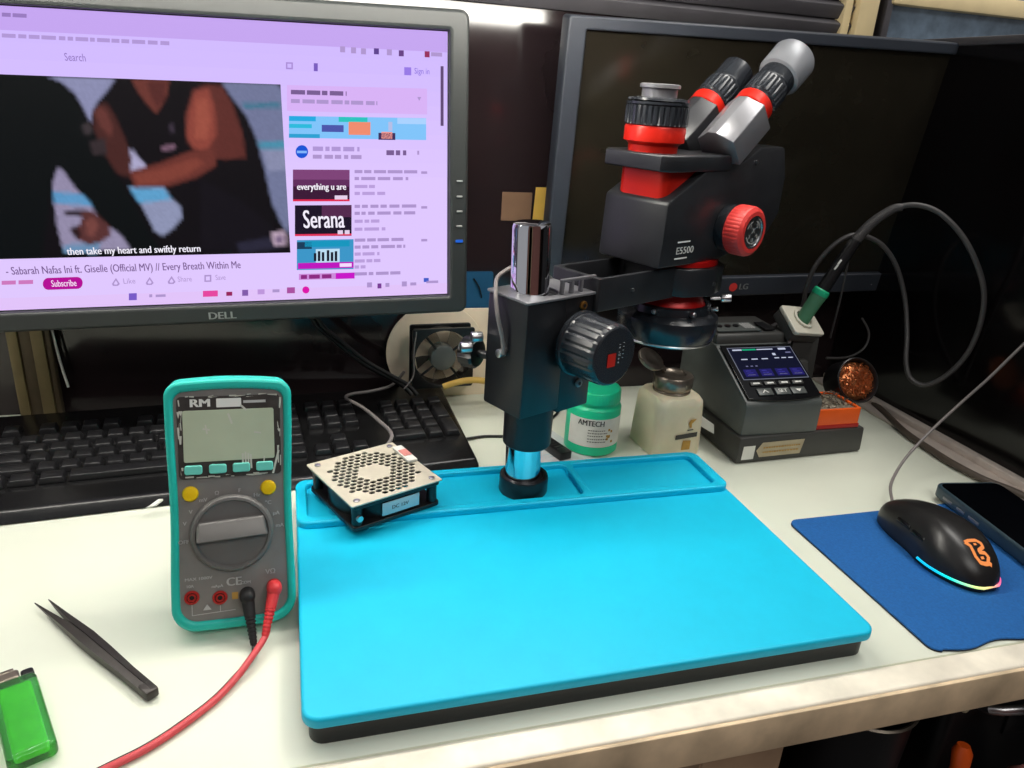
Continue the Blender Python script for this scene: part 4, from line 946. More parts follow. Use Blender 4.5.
# ------------------------------------------------------------------ papers and small black gadget behind the pillar
cd = thing('instruction_card', 'white printed card on the bench between the pillar and the green jar', 'card', (0.2860, 0.768, 0.0), math.radians(16))
MB().plate([rrect(-0.030, -0.054, 0.031, 0.052, 0.002)], 0.0004, 0.0016, 0, 0.0003).build('card_sheet', M['paleprint'], cd)
b = MB(); rr = random.Random(9)
for i in range(12): y = -0.044 + i * 0.0068; x0 = rr.uniform(-.019, -.006); b.flat([(x0, y), (x0 + rr.uniform(.008, .022), y), (x0 + .012, y + .0012), (x0, y + .0012)], rr.choice((0, 0, 1)), plane_xy(0.0017))
b.build('card_print', [M['greyprint'], M['paleblue']], cd)
ug = thing('clip_gadget', 'small black plastic gadget lying on the white card beside the pillar', 'gadget', (0.289, 0.752, 0.0016), math.radians(17))
MB().box((0, 0, 0.0050), (0.0165, 0.042, 0.010), 0, 0.0014).build('gadget_body', M['blackplastic'], ug)
b = MB(); [b.box((0, -0.010 + i * .006, 0.0102), (0.009, 0.0016, 0.0006), 0, 0.0002) for i in range(4)]; b.build('ridges', M['stationbase'], ug)
# ------------------------------------------------------------------ soldering station
ss = thing('soldering_station', 'dark grey soldering station with a sloped lit display at the back right', 'soldering station', (0.590, 0.780, 0.0))
Ti = Matrix.Translation((-0.590, -0.780, 0))
b = MB(); b.hexa([(0.496, 0.692, 0.001), (0.680, 0.700, 0.001), (0.672, 0.868, 0.001), (0.494, 0.868, 0.001), (0.497, 0.693, 0.034), (0.678, 0.700, 0.034), (0.670, 0.868, 0.034), (0.495, 0.868, 0.034)], 0, 0.003, Ti)
b.build('base_tray', M['stationbase'], ss)
b = MB()   # tower with a sloped top: side profile in (y, z)
def tower(x0, x1, prof, m, bld, bev): 
    bb = bmesh.new(); a = [bb.verts.new((x0, p[0], p[1])) for p in prof]; c = [bb.verts.new((x1, p[0], p[1])) for p in prof]; n = len(prof)
    bb.faces.new(a); bb.faces.new(list(reversed(c)))
    for i in range(n): bb.faces.new((a[(i + 1) % n], a[i], c[i], c[(i + 1) % n]))
    bmesh.ops.recalc_face_normals(bb, faces=bb.faces); bmesh.ops.bevel(bb, geom=bb.edges[:], offset=bev, segments=2, profile=0.5, affect='EDGES'); bld.bm(bb, m, Ti)
tower(0.500, 0.605, [(0.698, 0.0335), (0.698, 0.0725), (0.701, 0.0765), (0.784, 0.1190), (0.862, 0.1190), (0.862, 0.0335)], 0, b, 0.0025)
b.build('case', M['stationgrey'], ss)
b = MB(); tower(0.503, 0.602, [(0.786, 0.116), (0.789, 0.131), (0.860, 0.133), (0.860, 0.116)], 0, b, 0.003)
tb = b.build('top_housing', M['stationbase'], ss)
SL = math.atan2(0.0425, 0.083)
# sloped panel frame: origin at the panel's lower front edge centre, u right, v up the slope
PS = Ti @ Matrix.Translation((0.5535, 0.701, 0.0778)) @ Matrix.Rotation(SL, 4, 'X')
b = MB(); b.plate([[(-0.050, 0.002)] + [(-0.050 + 0.1 * i / 12, 0.002 - 0.005 * math.sin(PI * i / 12)) for i in range(1, 12)] + [(0.050, 0.002), (0.050, 0.089), (-0.050, 0.089)]], 0, 0.0022, 0, 0.0008, PS)
pn = b.build('control_panel', M['blackgloss'], ss)
P1 = PS @ Matrix.Translation((0, 0, 0.0024))
b = MB(); P1 = P1 @ Matrix.Translation((0.002, -0.0043, 0)) @ Matrix.Scale(1.10, 4, (1, 0, 0)) @ Matrix.Scale(1.06, 4, (0, 1, 0))
b.flat([(-0.0415, 0.033), (0.0415, 0.033), (0.0415, 0.083), (-0.0415, 0.083)], 0, P1); b.flat([(-0.0405, 0.0340), (0.0405, 0.0340), (0.0405, 0.082), (-0.0405, 0.082)], 1, P1 @ Matrix.Translation((0, 0, 0.0001)))
P2 = P1 @ Matrix.Translation((0, 0, 0.0003))
def q4(x0, y0, x1, y1, m): b.flat([(x0, y0), (x1, y0), (x1, y1), (x0, y1)], m, P2)
q4(-0.036, 0.0778, -0.024, 0.0800, 2); q4(-0.0235, 0.0778, -0.006, 0.0802, 3); q4(-0.005, 0.0782, 0.016, 0.0797, 2); q4(0.023, 0.0775, 0.033, 0.0805, 2); q4(0.030, 0.072, 0.037, 0.074, 4)
for x in (-0.031, -0.018, -0.005): q4(x, 0.0632, x + 0.008, 0.0648, 2)
for x in (0.014, 0.023, 0.032): q4(x - .002, 0.0640, x + 0.004, 0.0655, 2)
q4(0.012, 0.069, 0.016, 0.0725, 2)
for x in (-0.030, -0.024, -0.018): q4(x, 0.0525, x + .003, 0.054, 4)
for i, x in enumerate((-0.033, -0.013, 0.007, 0.026)):
    q4(x - .003, 0.0375, x + 0.0125, 0.0485, 5)
    for k in range(3): q4(x, 0.0395 + k * .003, x + 0.010 - k * .002, 0.0407 + k * .003, 6 if k else 4)
b.build('display', [emis((120, 124, 140), .8), emis((14, 18, 44), .8), emis((200, 206, 230), .9), emis((20, 170, 120), .9), emis((120, 120, 160), .8), emis((34, 30, 104), .9), emis((70, 66, 170), .9)], ss, smooth=False)
for i, x in enumerate((-0.0305, -0.0115, 0.0080, 0.0270)):
    k = MB(); k.box((x, 0.0235, 0.0030), (0.0155, 0.0058, 0.0022), 0, 0.0008, mtx=PS); o = k.build('soft_key', M['stationbase'], ss)
    k = MB(); k.flat([(x - .0045, 0.0223), (x + .0045, 0.0223), (x + .0045, 0.0246), (x - .0045, 0.0246)], 0, PS @ Matrix.Translation((0, 0, 0.0043))); k.build('key_mark', M['white'], o)
for i, (x, t) in enumerate(((-0.0245, 'up'), (-0.0005, 'SET'), (0.0215, 'down'))):
    k = MB(); k.box((x, 0.0105, 0.0030), (0.0200, 0.0105, 0.0022), 0, 0.0008, mtx=PS); o = k.build('arrow_key', M['stationgrey'], ss)
    k = MB(); p4 = PS @ Matrix.Translation((x, 0.0105, 0.0043))
    if t == 'SET': k.text('SET', 0.0075, 0, p4, 'CENTER', 0.0003)
    elif t == 'up': k.flat([(-0.0045, -0.002), (-0.0028, -0.002), (0, 0.0010), (0.0028, -0.002), (0.0045, -0.002), (0, 0.0030)], 0, p4)
    else: k.flat([(-0.0042, 0.0018), (0.0042, 0.0018), (0, -0.0026)], 0, p4)
    k.build('key_mark', M['white'], o)
# ports on the top housing
b = MB(); Ph = Ti @ Matrix.Translation((0.5525, 0.787, 0.1330)) @ Matrix.Rotation(0.04, 4, 'X')
b.box((-0.014, 0.022, 0), (0.062, 0.030, 0.002), 1, 0.0005, mtx=Ph); b.box((0.030, 0.022, 0.0002), (0.014, 0.028, 0.002), 0, 0.0005, mtx=Ph)
for x in (-0.036, -0.024, -0.012): b.cyl(Ph @ Vector((x, 0.022, 0.001)), Ph @ Vector((x, 0.022, 0.0026)), 0.0040, m=0, seg=16)
for i in range(4): b.box((-0.002 + i * .004, 0.022, 0.0015), (0.0018, 0.018, 0.001), 2, 0, mtx=Ph)
b.build('port_strip', [M['blackplastic'], M['stationgrey'], M['greyprint']], tb)
# stickers on the base front
def frt(x): return 0.6925 + (x - 0.496) * (0.008 / 0.184) - 0.0012
def lbl(pts, m, name, lab):
    k = MB(); k.raw([(p[0] - 0.590, frt(p[0]) - 0.780 + (0.0005 * (p[1] / .034)), p[1]) for p in pts] , [list(range(len(pts)))]); tag(k.build(name, m, ss), lab)
lbl([(0.5015, 0.006), (0.5185, 0.006), (0.519, 0.0235), (0.5025, 0.0235)], M['paper'], 'sticker', 'small white sticker')
lbl([(0.5265, 0.0075), (0.5850, 0.0075), (0.5890, 0.0265), (0.5285, 0.0265), (0.5210, 0.0165)], M['tape'], 'sticker', 'arrow-shaped beige paper tape')
b = MB()
for i in range(2):
    x = 0.530
    while x < 0.580: ww = random.uniform(.0015, .004); b.raw([(x - .59, frt(x) - .7805 , 0.013 + i * .006), (x + ww - .59, frt(x) - .7805, 0.013 + i * .006), (x + ww - .59, frt(x) - .7805, 0.0148 + i * .006), (x - .59, frt(x) - .7805, 0.0148 + i * .006)], [(0, 1, 2, 3)]); x += ww + .001
b.build('tape_writing', M['stain'], ss)
# tip cleaner: orange drawer with wire bits, and the brass wool cup
tc_ = thing('tip_cleaner', 'orange tip cleaner tray with wire scraps on the soldering station base', 'tip cleaner', (0.638, 0.730, 0.0342))
b = MB(); b.plate([rrect(-0.033, -0.028, 0.030, 0.028, 0.003), rrect(-0.029, -0.0245, 0.026, 0.0245, 0.002)], 0.005, 0.026, 0, 0.0008); b.box((-0.0015, 0, 0.006), (0.058, 0.052, 0.003), 0); b.build('tray', M['orange'], tc_)
b = MB(); b.box((-0.0015, 0, 0.0028), (0.064, 0.057, 0.0055), 0, 0.0008); tag(b.build('tray_foot', M['redjack'], tc_), 'dark red foot of the tray')
b = MB(); rr = random.Random(11)
b.box((-0.0015, 0, 0.0165), (0.054, 0.048, 0.016), 0, 0.002)
for i in range(70):
    x, y = rr.uniform(-.026, .024), rr.uniform(-.022, .022); a = rr.uniform(0, PI); L = rr.uniform(.003, .008); z = 0.0255 + rr.uniform(0, .003)
    b.tube([(x, y, z), (x + L * math.cos(a), y + L * math.sin(a), z + rr.uniform(-.001, .003))], 0.0007, 1, 5, 0)
tag(b.build('wire_scraps', [M['sponge'], M['dullsteel']], tc_), 'heap of metal wire scraps', kind='stuff')
wc = thing('brass_wool_cup', 'black cup of coppery brass wool standing behind the orange tray', 'brass wool', (0.6945, 0.755, 0.0342))
AX = Vector((-0.05, -0.88, 0.47)).normalized()
b = MB(); b.lathe([(0.0250, -0.030), (0.0275, -0.026), (0.0290, 0.004), (0.0298, 0.008), (0.0285, 0.009), (0.0262, 0.006), (0.0262, -0.004)], 0, (0.0, 0, 0.040), AX, seg=40, caps=False)
b.lathe([(0.024, -0.029), (0.0262, -0.012)], 0, (0, 0, 0.040), AX, seg=32); b.cyl((0, 0.008, 0.0), (0, 0.008, 0.022), 0.014, 0.016, m=0, seg=28)
b.build('cup', M['blackplastic'], wc)
b = MB(); q = Vector((0, 0, 1)).rotation_difference(AX).to_matrix().to_4x4(); W4 = Matrix.Translation((0, 0, 0.040)) @ q
b.lathe([(0.0258, -0.010), (0.0250, 0.000), (0.018, 0.005), (0.008, 0.007)], 0, (0, 0, 0), (0, 0, 1), seg=24, mtx=W4)
for i in range(130):
    r_ = 0.023 * math.sqrt(rr.random()); a = rr.uniform(0, 2 * PI); z0 = 0.008 - 9 * r_ * r_; R_ = rr.uniform(.002, .0045); t0 = rr.uniform(0, 2 * PI); tl = rr.uniform(-.6, .6)
    cx_, cy_ = r_ * math.cos(a), r_ * math.sin(a)
    b.tube([(cx_ + R_ * math.cos(t0 + k * .9), cy_ + R_ * math.sin(t0 + k * .9), z0 + tl * R_ * math.sin(t0 + k * .9) + .001) for k in range(5)], 0.00055, 0, 4, 2, W4)
tag(b.build('brass_wool', M['copper'], wc), 'tangled coppery brass wool', kind='stuff')
# iron holder and iron
HC = Vector((0.632, 0.800, 0.146))
hdl = Vector((0.32, 0.10, 0.94))
I0 = atY(803, 319, 0.795); I1 = atY(825, 286, 0.790); IA = (I1 - I0).normalized()
ih = thing('iron_holder', 'ivory iron holder on a black bracket behind the sloped display', 'holder', (0.640, 0.812, 0.0342))
Hi = Matrix.Translation(-Vector((0.640, 0.812, 0.0342)))
side = Vector((1, 0.15, 0)); side = (side - IA * side.dot(IA)).normalized(); oth = IA.cross(side)
nrm_ = (Vector((0.22, -0.55, 0.80))).normalized(); sx_ = Vector((1, 0.1, 0)); sx_ = (sx_ - nrm_ * sx_.dot(nrm_)).normalized(); sy_ = nrm_.cross(sx_)
HP = Hi @ frame3(I0, sx_, sy_, nrm_)
b = MB(); b.plate([rrect(-0.027, -0.0235, 0.027, 0.0215, 0.004, 5)], -0.006, 0.0, 0, 0.0015, HP); b.plate([circ(0, 0, 0.0150, 36), circ(0, 0, 0.0112, 36)], 0.0, 0.0030, 0, 0.0008, HP)
b.build('guard_plate', M['ivory'], ih)
b = MB(); b.plate([rrect(-0.026, -0.0225, 0.026, 0.0205, 0.004, 5)], -0.020, -0.006, 0, 0.002, HP)
b.hexa([Hi @ Vector(p) for p in ((0.622, 0.790, 0.0345), (0.664, 0.794, 0.0345), (0.664, 0.838, 0.0345), (0.622, 0.838, 0.0345), (0.616, 0.790, 0.125), (0.660, 0.794, 0.122), (0.660, 0.832, 0.122), (0.616, 0.832, 0.128))], 0, 0.003)
b.hexa([Hi @ Vector(p) for p in ((0.612, 0.765, 0.0345), (0.645, 0.765, 0.0345), (0.645, 0.792, 0.0345), (0.612, 0.792, 0.0345), (0.612, 0.782, 0.095), (0.640, 0.782, 0.095), (0.640, 0.792, 0.095), (0.612, 0.792, 0.095))], 0, 0.003)
b.build('bracket', M['stationbase'], ih)
si = thing('soldering_iron', 'soldering iron with a green grip standing in the ivory holder', 'soldering iron', I0)
Si = Matrix.Translation(-I0)
MB().lathe([(0.0085, -0.018), (0.0090, 0.0), (0.0090, 0.010), (0.0094, 0.028), (0.0100, 0.034), (0.0096, 0.0365)], 0, (0, 0, 0), IA, seg=32).build('grip', M['darkgreen'], si)
b = MB(); b.lathe([(0.0100, 0.0355), (0.0106, 0.0365), (0.0102, 0.0425), (0.0085, 0.0440)], 0, (0, 0, 0), IA, seg=32); b.hexa([Vector(p) for p in [(0, 0, 0)] * 0] or [IA * .043 + side * x + oth * y + IA * z for x, y, z in ((-.004, -.002, 0), (-.0015, -.002, 0), (-.0015, .002, 0), (-.004, .002, 0), (-.0038, -.001, .008), (-.0028, -.001, .008), (-.0028, .001, .008), (-.0038, .001, .008))])
tag(b.build('grip_collar', M['brightgreen'], si), 'bright green collar')
MB().lathe([(0.0035, -0.070), (0.005, -0.060), (0.0050, -0.020), (0.0088, -0.018)], 0, (0, 0, 0), IA, seg=24).build('tip_barrel', M['steelbright'], si)
H1 = I0 + IA * 0.043; H2 = atY(856, 240, 0.783)
b = MB(); b.tube([p - I0 for p in (H1 + IA * -.003, H1.lerp(H2, .33), H1.lerp(H2, .66), H2)], [0.0084, 0.0080, 0.0076, 0.0072], 0, 20, 4)
b.build('handle', M['blackplastic'], si)
C = [H2, atY(873, 222, 0.778), atY(893, 209, 0.770), atY(915, 205, 0.757), atY(938, 212, 0.740), atY(960, 233, 0.722), atY(976, 262, 0.707), atY(984, 293, 0.700), atY(980, 325, 0.700), atY(967, 354, 0.705), atY(947, 375, 0.716), atY(926, 385, 0.730), atY(911, 379, 0.748), atY(906, 362, 0.765), atY(907, 335, 0.785), atY(905, 300, 0.805), atY(897, 268, 0.820), atY(884, 247, 0.830), atY(868, 237, 0.838), atY(852, 235, 0.842), atY(834, 245, 0.846), atY(816, 265, 0.850), atY(806, 288, 0.852), atY(798, 312, 0.855), Vector((0.610, 0.868, 0.10)), Vector((0.598, 0.863, 0.085))]
b = MB(); b.tube([p - I0 for p in (H2 - (H2 - H1).normalized() * .012, H2, C[1], C[2], C[3].lerp(C[2], .55))], [0.0074, 0.0070, 0.0060, 0.0052, 0.0044], 0, 14, 4); b.build('strain_relief', M['cable'], si)
b = MB(); b.tube([p - I0 for p in C], [0.0034] * 4 + [0.0032] * (len(C) - 4), 0, 12, 6); b.build('iron_cable', M['cable'], si)
b = MB(); 
for t in (0.42, 0.52): p = H1.lerp(H2, t) - I0; b.box(p + Vector((-0.006, -0.0062, 0.004)), (0.0022, 0.0015, 0.007), 0, 0.0003, rot=Matrix.Rotation(0.6, 4, 'Y'))
b.build('handle_print', M['white'], si)
b = MB(); b.tube([atY(848, 262, 0.805), atY(840, 300, 0.815), atY(830, 338, 0.822)], 0.0014, 0, 8, 4)
b.tube([atY(862, 318, 0.86), atY(869, 333, 0.85), atY(864, 348, 0.845), atY(848, 357, 0.842), atY(826, 358, 0.84)], 0.0016, 0, 8, 5)
tag(b.build('sensor_wire', M['cable']), 'thin grey wire looping behind the ivory iron holder', 'wire')

# ------------------------------------------------------------------ mouse pad, mouse, phone
pd = thing('mouse_pad', 'blue fabric mouse pad at the front right corner of the bench', 'mouse pad', (0.60, 0.47, 0.0))
out = rrect(0.480, 0.367, 0.735, 0.566, 0.010, 6); q = []
for i in range(len(out)):
    a = Vector(out[i]); c = Vector(out[(i + 1) % len(out)]); k = max(1, int((c - a).length / 0.006))
    for j in range(k):
        v = a.lerp(c, j / k)
        if v.y < 0.40: v = Vector((v.x, v.y + 0.0025 * math.sin(v.x * 95) * (1 if 0.49 < v.x < 0.72 else 0)))
        q.append((v.x - 0.60, v.y - 0.47))
MB().plate([q], 0.0002, 0.0012, 0, 0.0003).build('rubber_base', M['rubber'], pd)
MB().plate([[(x * 0.9985, y * 0.9985) for x, y in q]], 0.0012, 0.0030, 0, 0.0006).build('cloth_top', M['pad'], pd)
mo = thing('computer_mouse', 'black wired mouse with a rainbow light strip on the blue pad', 'mouse', (0.5925, 0.4875, 0.003), math.radians(-1.5))
def mouse_sec(t, zoff=0.0, grow=0.0, low=False):
    """t 0 front .. 1 rear: half width, height, y"""
    y = 0.066 - 0.132 * t
    e = max(0.0, 1 - abs(2 * t - 1) ** 3.2)
    hw_ = (0.0300 + 0.0040 * math.cos((t - 0.62) * 5.2) - 0.0035 * math.exp(-((t - .45) / .16) ** 2)) * (e ** 0.42 if t > .5 else e ** 0.25)
    hh_ = 0.0225 + 0.0165 * math.sin(PI * min(1, max(0, (t + 0.12) / 1.30))) ** 1.5
    hh_ *= (e ** 0.55 if t > .5 else max(.0, e) ** 0.22)
    return hw_ + grow, hh_, y
b = MB(); NS, NR = 34, 20; V = []; Fc = []
for i in range(NS):
    t = 0.004 + 0.992 * i / (NS - 1); hw_, hh_, y = mouse_sec(t)
    for k in range(NR):
        a = PI * k / (NR - 1); c, s_ = math.cos(a), math.sin(a)
        x = hw_ * (abs(c) ** 0.62) * (1 if c > 0 else -1); z = 0.004 + hh_ * (s_ ** 0.72)
        x *= 1 - 0.10 * (s_ ** 2) + 0.0
        V.append((x, y, z))
for i in range(NS - 1):
    for k in range(NR - 1): Fc.append((i * NR + k, i * NR + k + 1, (i + 1) * NR + k + 1, (i + 1) * NR + k))
    Fc.append((i * NR + NR - 1, i * NR, (i + 1) * NR, (i + 1) * NR + NR - 1))
Fc.append(tuple(range(NR))); Fc.append(tuple(reversed([(NS - 1) * NR + k for k in range(NR)])))
Fc = [tuple(reversed(f)) for f in Fc]
b.raw(V, Fc); b.build('shell', M['mouse'], mo, sharp=50)
b = MB(); out2 = []
for i in range(40):
    t = i / 39; hw_, hh_, y = mouse_sec(0.01 + 0.98 * t); out2.append((hw_ * 0.97, y))
out2 = [(x, y) for x, y in out2] + [(-x, y) for x, y in reversed(out2)]
b.plate([out2], 0.0006, 0.0055, 0, 0.0004); b.build('base', M['blackplastic'], mo)
rgb = bpy.data.materials.new('rainbow_light_strip'); rgb.use_nodes = True; nt = rgb.node_tree; bs = nt.nodes['Principled BSDF']
tcn = nt.nodes.new('ShaderNodeTexCoord'); sx = nt.nodes.new('ShaderNodeSeparateXYZ'); mr = nt.nodes.new('ShaderNodeMapRange'); cr = nt.nodes.new('ShaderNodeValToRGB')
nt.links.new(tcn.outputs['Object'], sx.inputs[0]); nt.links.new(sx.outputs['X'], mr.inputs['Value']); mr.inputs['From Min'].default_value = -0.033; mr.inputs['From Max'].default_value = 0.030
cr.color_ramp.elements[0].position = 0.0; cr.color_ramp.elements[0].color = (0.0, .45, .75, 1); cr.color_ramp.elements[1].position = 1.0; cr.color_ramp.elements[1].color = (.9, .02, .2, 1)
for p_, c_ in ((0.10, (0.0, .75, .6, 1)), (0.30, (.55, .85, .25, 1)), (0.52, (.9, .65, .25, 1)), (0.72, (.95, .15, .3, 1))):
    e_ = cr.color_ramp.elements.new(p_); e_.color = c_
nt.links.new(mr.outputs['Result'], cr.inputs['Fac']); nt.links.new(cr.outputs['Color'], bs.inputs['Emission Color']); nt.links.new(cr.outputs['Color'], bs.inputs['Base Color']); bs.inputs['Emission Strength'].default_value = 1.0
b = MB(); P_ = []
for i in range(60):
    t = 0.60 + 0.395 * min(1, i / 30) if i <= 30 else 0.995 - 0.395 * (i - 30) / 29
    hw_, hh_, y = mouse_sec(min(t, .996)); sgn = -1 if i <= 30 else 1
    P_.append((sgn * (hw_ * 1.0 + .0002), y - (0.0004 if t > .97 else 0), 0.0058))
b.tube(P_, 0.00125, 0, 8, 0); b.build('light_strip', rgb, mo)
def mtop(x, y, lift=0.0003):
    t = (0.066 - y) / 0.132; hw_, hh_, _ = mouse_sec(t); 
    # invert the superellipse: find a with matching x
    lo, hi = 0.0, PI / 2
    for _k in range(40):
        a = (lo + hi) / 2; s_ = math.sin(a); xx = hw_ * (math.cos(a) ** 0.62) * (1 - .10 * s_ ** 2)
        if xx > abs(x): lo = a
        else: hi = a
    return Vector((x, y, 0.004 + hh_ * (math.sin((lo + hi) / 2) ** 0.72) + lift))
def ribbon(bld, pts, w_, m=0):
    """flat stroke laid on the mouse top, pts in (x, y)"""
    Q = [Vector(p) for p in pts]; V = []
    for i, p in enumerate(Q):
        d = (Q[min(i + 1, len(Q) - 1)] - Q[max(i - 1, 0)]).normalized(); n = Vector((-d.y, d.x)) * w_ / 2
        for s_ in (1, -1): v = p + n * s_; V.append(mtop(v.x, v.y, 0.0005))
    bld.raw(V, [(2 * i, 2 * i + 1, 2 * i + 3, 2 * i + 2) for i in range(len(Q) - 1)], m)
b = MB(); LX, LY, S_ = -0.002, -0.0455, 0.0085
def sub(pts, n=5):
    o = []
    for i in range(len(pts) - 1):
        for k in range(n): o.append((pts[i][0] + (pts[i + 1][0] - pts[i][0]) * k / n, pts[i][1] + (pts[i + 1][1] - pts[i][1]) * k / n))
    return o + [pts[-1]]
def lg(pts): return sub([(LX + p[0] * S_, LY + p[1] * S_) for p in pts])
ribbon(b, lg([(-0.95, 1.05), (-0.4, 1.15), (0.5, 1.1), (0.95, 0.75), (0.9, 0.35), (0.2, 0.1), (0.1, -0.1), (0.75, -0.2), (0.95, -0.6), (0.6, -1.0), (0.95, -1.25)]), 0.0030)
ribbon(b, lg([(-0.95, 1.05), (-0.55, 0.6), (-0.6, -0.4), (-0.35, -0.95), (0.2, -1.1), (0.8, -1.1)]), 0.0030)
ribbon(b, lg([(-0.05, 0.7), (0.3, 0.7)]), 0.0018); ribbon(b, lg([(-0.05, -0.6), (0.35, -0.6)]), 0.0020)
b.build('lit_emblem', emis((250, 150, 84), 1.0), mo)
b = MB(); ribbon(b, sub([(0.0, 0.0635), (0.0, 0.008)], 20), 0.0010); b.build('button_seam', M['rubber'], mo)
MB().cyl((-0.0035, 0.040, 0.0235), (0.0035, 0.040, 0.0235), 0.0095, m=0, seg=32, bev=0.001).build('scroll_wheel', M['ribbed'], mo)
for y in (0.018, -0.004):
    t = (0.066 - y) / 0.132; hw_, hh_, _ = mouse_sec(t)
    MB().box((-hw_ * 0.925, y, 0.0235), (0.0040, 0.018, 0.0050), 0, 0.0015, rot=Matrix.Rotation(0.35, 4, 'Y')).build('side_button', M['blackgloss'], mo)
mi = (Matrix.Translation((0.5925, 0.4875, 0.003)) @ Matrix.Rotation(math.radians(-1.5), 4, 'Z')).inverted()
b = MB(); CP = [atZ(893, 507, 0.017), atZ(892, 500, 0.0175), atY(891, 484, 0.592), atY(902, 463, 0.620), atY(918, 444, 0.635), atY(938, 424, 0.645), atY(962, 402, 0.645), atY(990, 377, 0.635), atY(1024, 344, 0.620), atY(1060, 312, 0.60), atY(1110, 270, 0.57), Vector((0.800, 0.530, 0.36)), Vector((0.812, 0.510, 0.475)), Vector((0.826, 0.505, 0.4975)), Vector((0.842, 0.500, 0.475)), Vector((0.845, 0.500, 0.30))]
b.tube([mi @ p for p in CP], 0.0017, 0, 10, 6); b.build('mouse_cable', M['cablelight'], mo)
PHA = math.radians(-8.0)
ph = thing('smartphone', 'dark smartphone in a slate case lying at the right of the mouse', 'phone', (0.7085, 0.4980, 0.0042), PHA)
b = MB(); b.plate([rrect(-0.0395, -0.083, 0.0395, 0.083, 0.010, 8)], 0.0, 0.0150, 0, 0.0028); b.build('case', M['phonecase'], ph)
MB().plate([rrect(-0.0370, -0.0785, 0.0370, 0.0785, 0.008, 8)], 0.0143, 0.0154, 0, 0.0003).build('screen_glass', M['phoneglass'], ph)
for y, L in ((0.057, 0.014), (0.036, 0.012), (0.016, 0.016)): MB().box((-0.0395, y, 0.0062), (0.0016, L, 0.0034), 0, 0.0007).build('side_key', M['silver'], ph)
# dark cable lying against the rail
b = MB(); b.tube([atZ(868, 398, 0.006), atZ(884, 412, 0.006), atZ(905, 432, 0.006), atZ(930, 449, 0.006), atZ(952, 463, 0.006), atZ(985, 480, 0.006), Vector((0.788, 0.55, 0.006)), Vector((0.790, 0.40, 0.006))], 0.0042, 0, 10, 5)
tag(b.build('power_cable', M['browncable']), 'thick dark brown cable lying along the right glass partition rail', 'cable')

# ------------------------------------------------------------------ tweezers and lighter
T0 = Vector((-0.104, 0.4415, 0)); T1 = Vector((-0.2005, 0.5605, 0)); td = (T1 - T0).normalized(); tl = (T1 - T0).length
tz = thing('tweezers', 'black fine-point tweezers lying open on the white bench top', 'tweezers', T0, math.atan2(td.y, td.x))
def arm_(s_):
    """one blade: (x, inner offset, outer offset, half height)"""
    b = MB(); L = 0.1535 if s_ > 0 else 0.1500
    secs = [(0.0, 0.0002, 0.0044, 0.0040), (0.030, 0.0003, 0.0046, 0.0040), (0.060, 0.0003, 0.0056, 0.0046), (0.085, 0.0003, 0.0060, 0.0046), (0.105, 0.0006, 0.0054, 0.0036), (0.122, 0.0016, 0.0050, 0.0024), (0.138, 0.0028, 0.0048, 0.0013), (L, 0.0040, 0.0046, 0.0004)]
    V = []; Fc = []
    for x, a, o_, hh in secs:
        for (yy, zz) in ((a, 0.0050 - hh), (o_, 0.0050 - hh * .7), (o_, 0.0050 + hh * .7), (a, 0.0050 + hh)): V.append((x, s_ * yy, zz))
    n = len(secs)
    for k in range(n - 1):
        for i in range(4): j = (i + 1) % 4; Fc.append((4 * k + i, 4 * k + 4 + i, 4 * k + 4 + j, 4 * k + j))
    Fc.append((0, 1, 2, 3)); Fc.append(tuple(4 * (n - 1) + i for i in (3, 2, 1, 0)))
    if s_ < 0: Fc = [tuple(reversed(f)) for f in Fc]
    return b.raw(V, Fc)
for s_ in (1, -1): arm_(s_).build('arm', M['tweezer'], tz, sharp=30)
MB().box((0.004, 0, 0.0050), (0.012, 0.0090, 0.0076), 0, 0.0016).build('joint', M['tweezer'], tz)
LA = math.atan2(-0.917, 0.40) + PI / 2
lg_ = thing('cigarette_lighter', 'clear green plastic lighter lying at the front left of the bench', 'lighter', (-0.1785, 0.4345, 0.0), LA)
b = MB(); b.plate([rrect(-0.0135, -0.0395, 0.0135, 0.036, 0.0042, 6)], 0.0004, 0.0122, 0, 0.0036, None, 4); b.build('fuel_body', M['lighter'], lg_)
b = MB(); b.plate([rrect(-0.0095, -0.034, 0.0095, 0.030, 0.003, 6)], 0.0035, 0.0090, 0, 0.002, None, 3); tag(b.build('fuel_chamber', mat('lime_fuel', (110, 250, 60), 0.25, var=0.12, vscale=80), lg_), 'brighter lime fuel inside')
b = MB(); b.box((0.0, 0.037, 0.0063), (0.004, 0.004, 0.006), 0, 0.0006); b.plate([rrect(-0.0130, 0.0345, 0.0045, 0.0440, 0.002, 4)], 0.0010, 0.0116, 0, 0.0015); b.build('wind_guard', M['dullsteel'], lg_)
b = MB(); b.plate([rrect(0.0050, 0.0345, 0.0128, 0.0420, 0.002, 4)], 0.0020, 0.0108, 0, 0.0015); b.build('fork_lever', M['blackplastic'], lg_)
MB().cyl((-0.0075, 0.0460, 0.0063), (0.0020, 0.0460, 0.0063), 0.0040, m=0, seg=24, bev=0.0005).build('spark_wheel', M['dullsteel'], lg_)

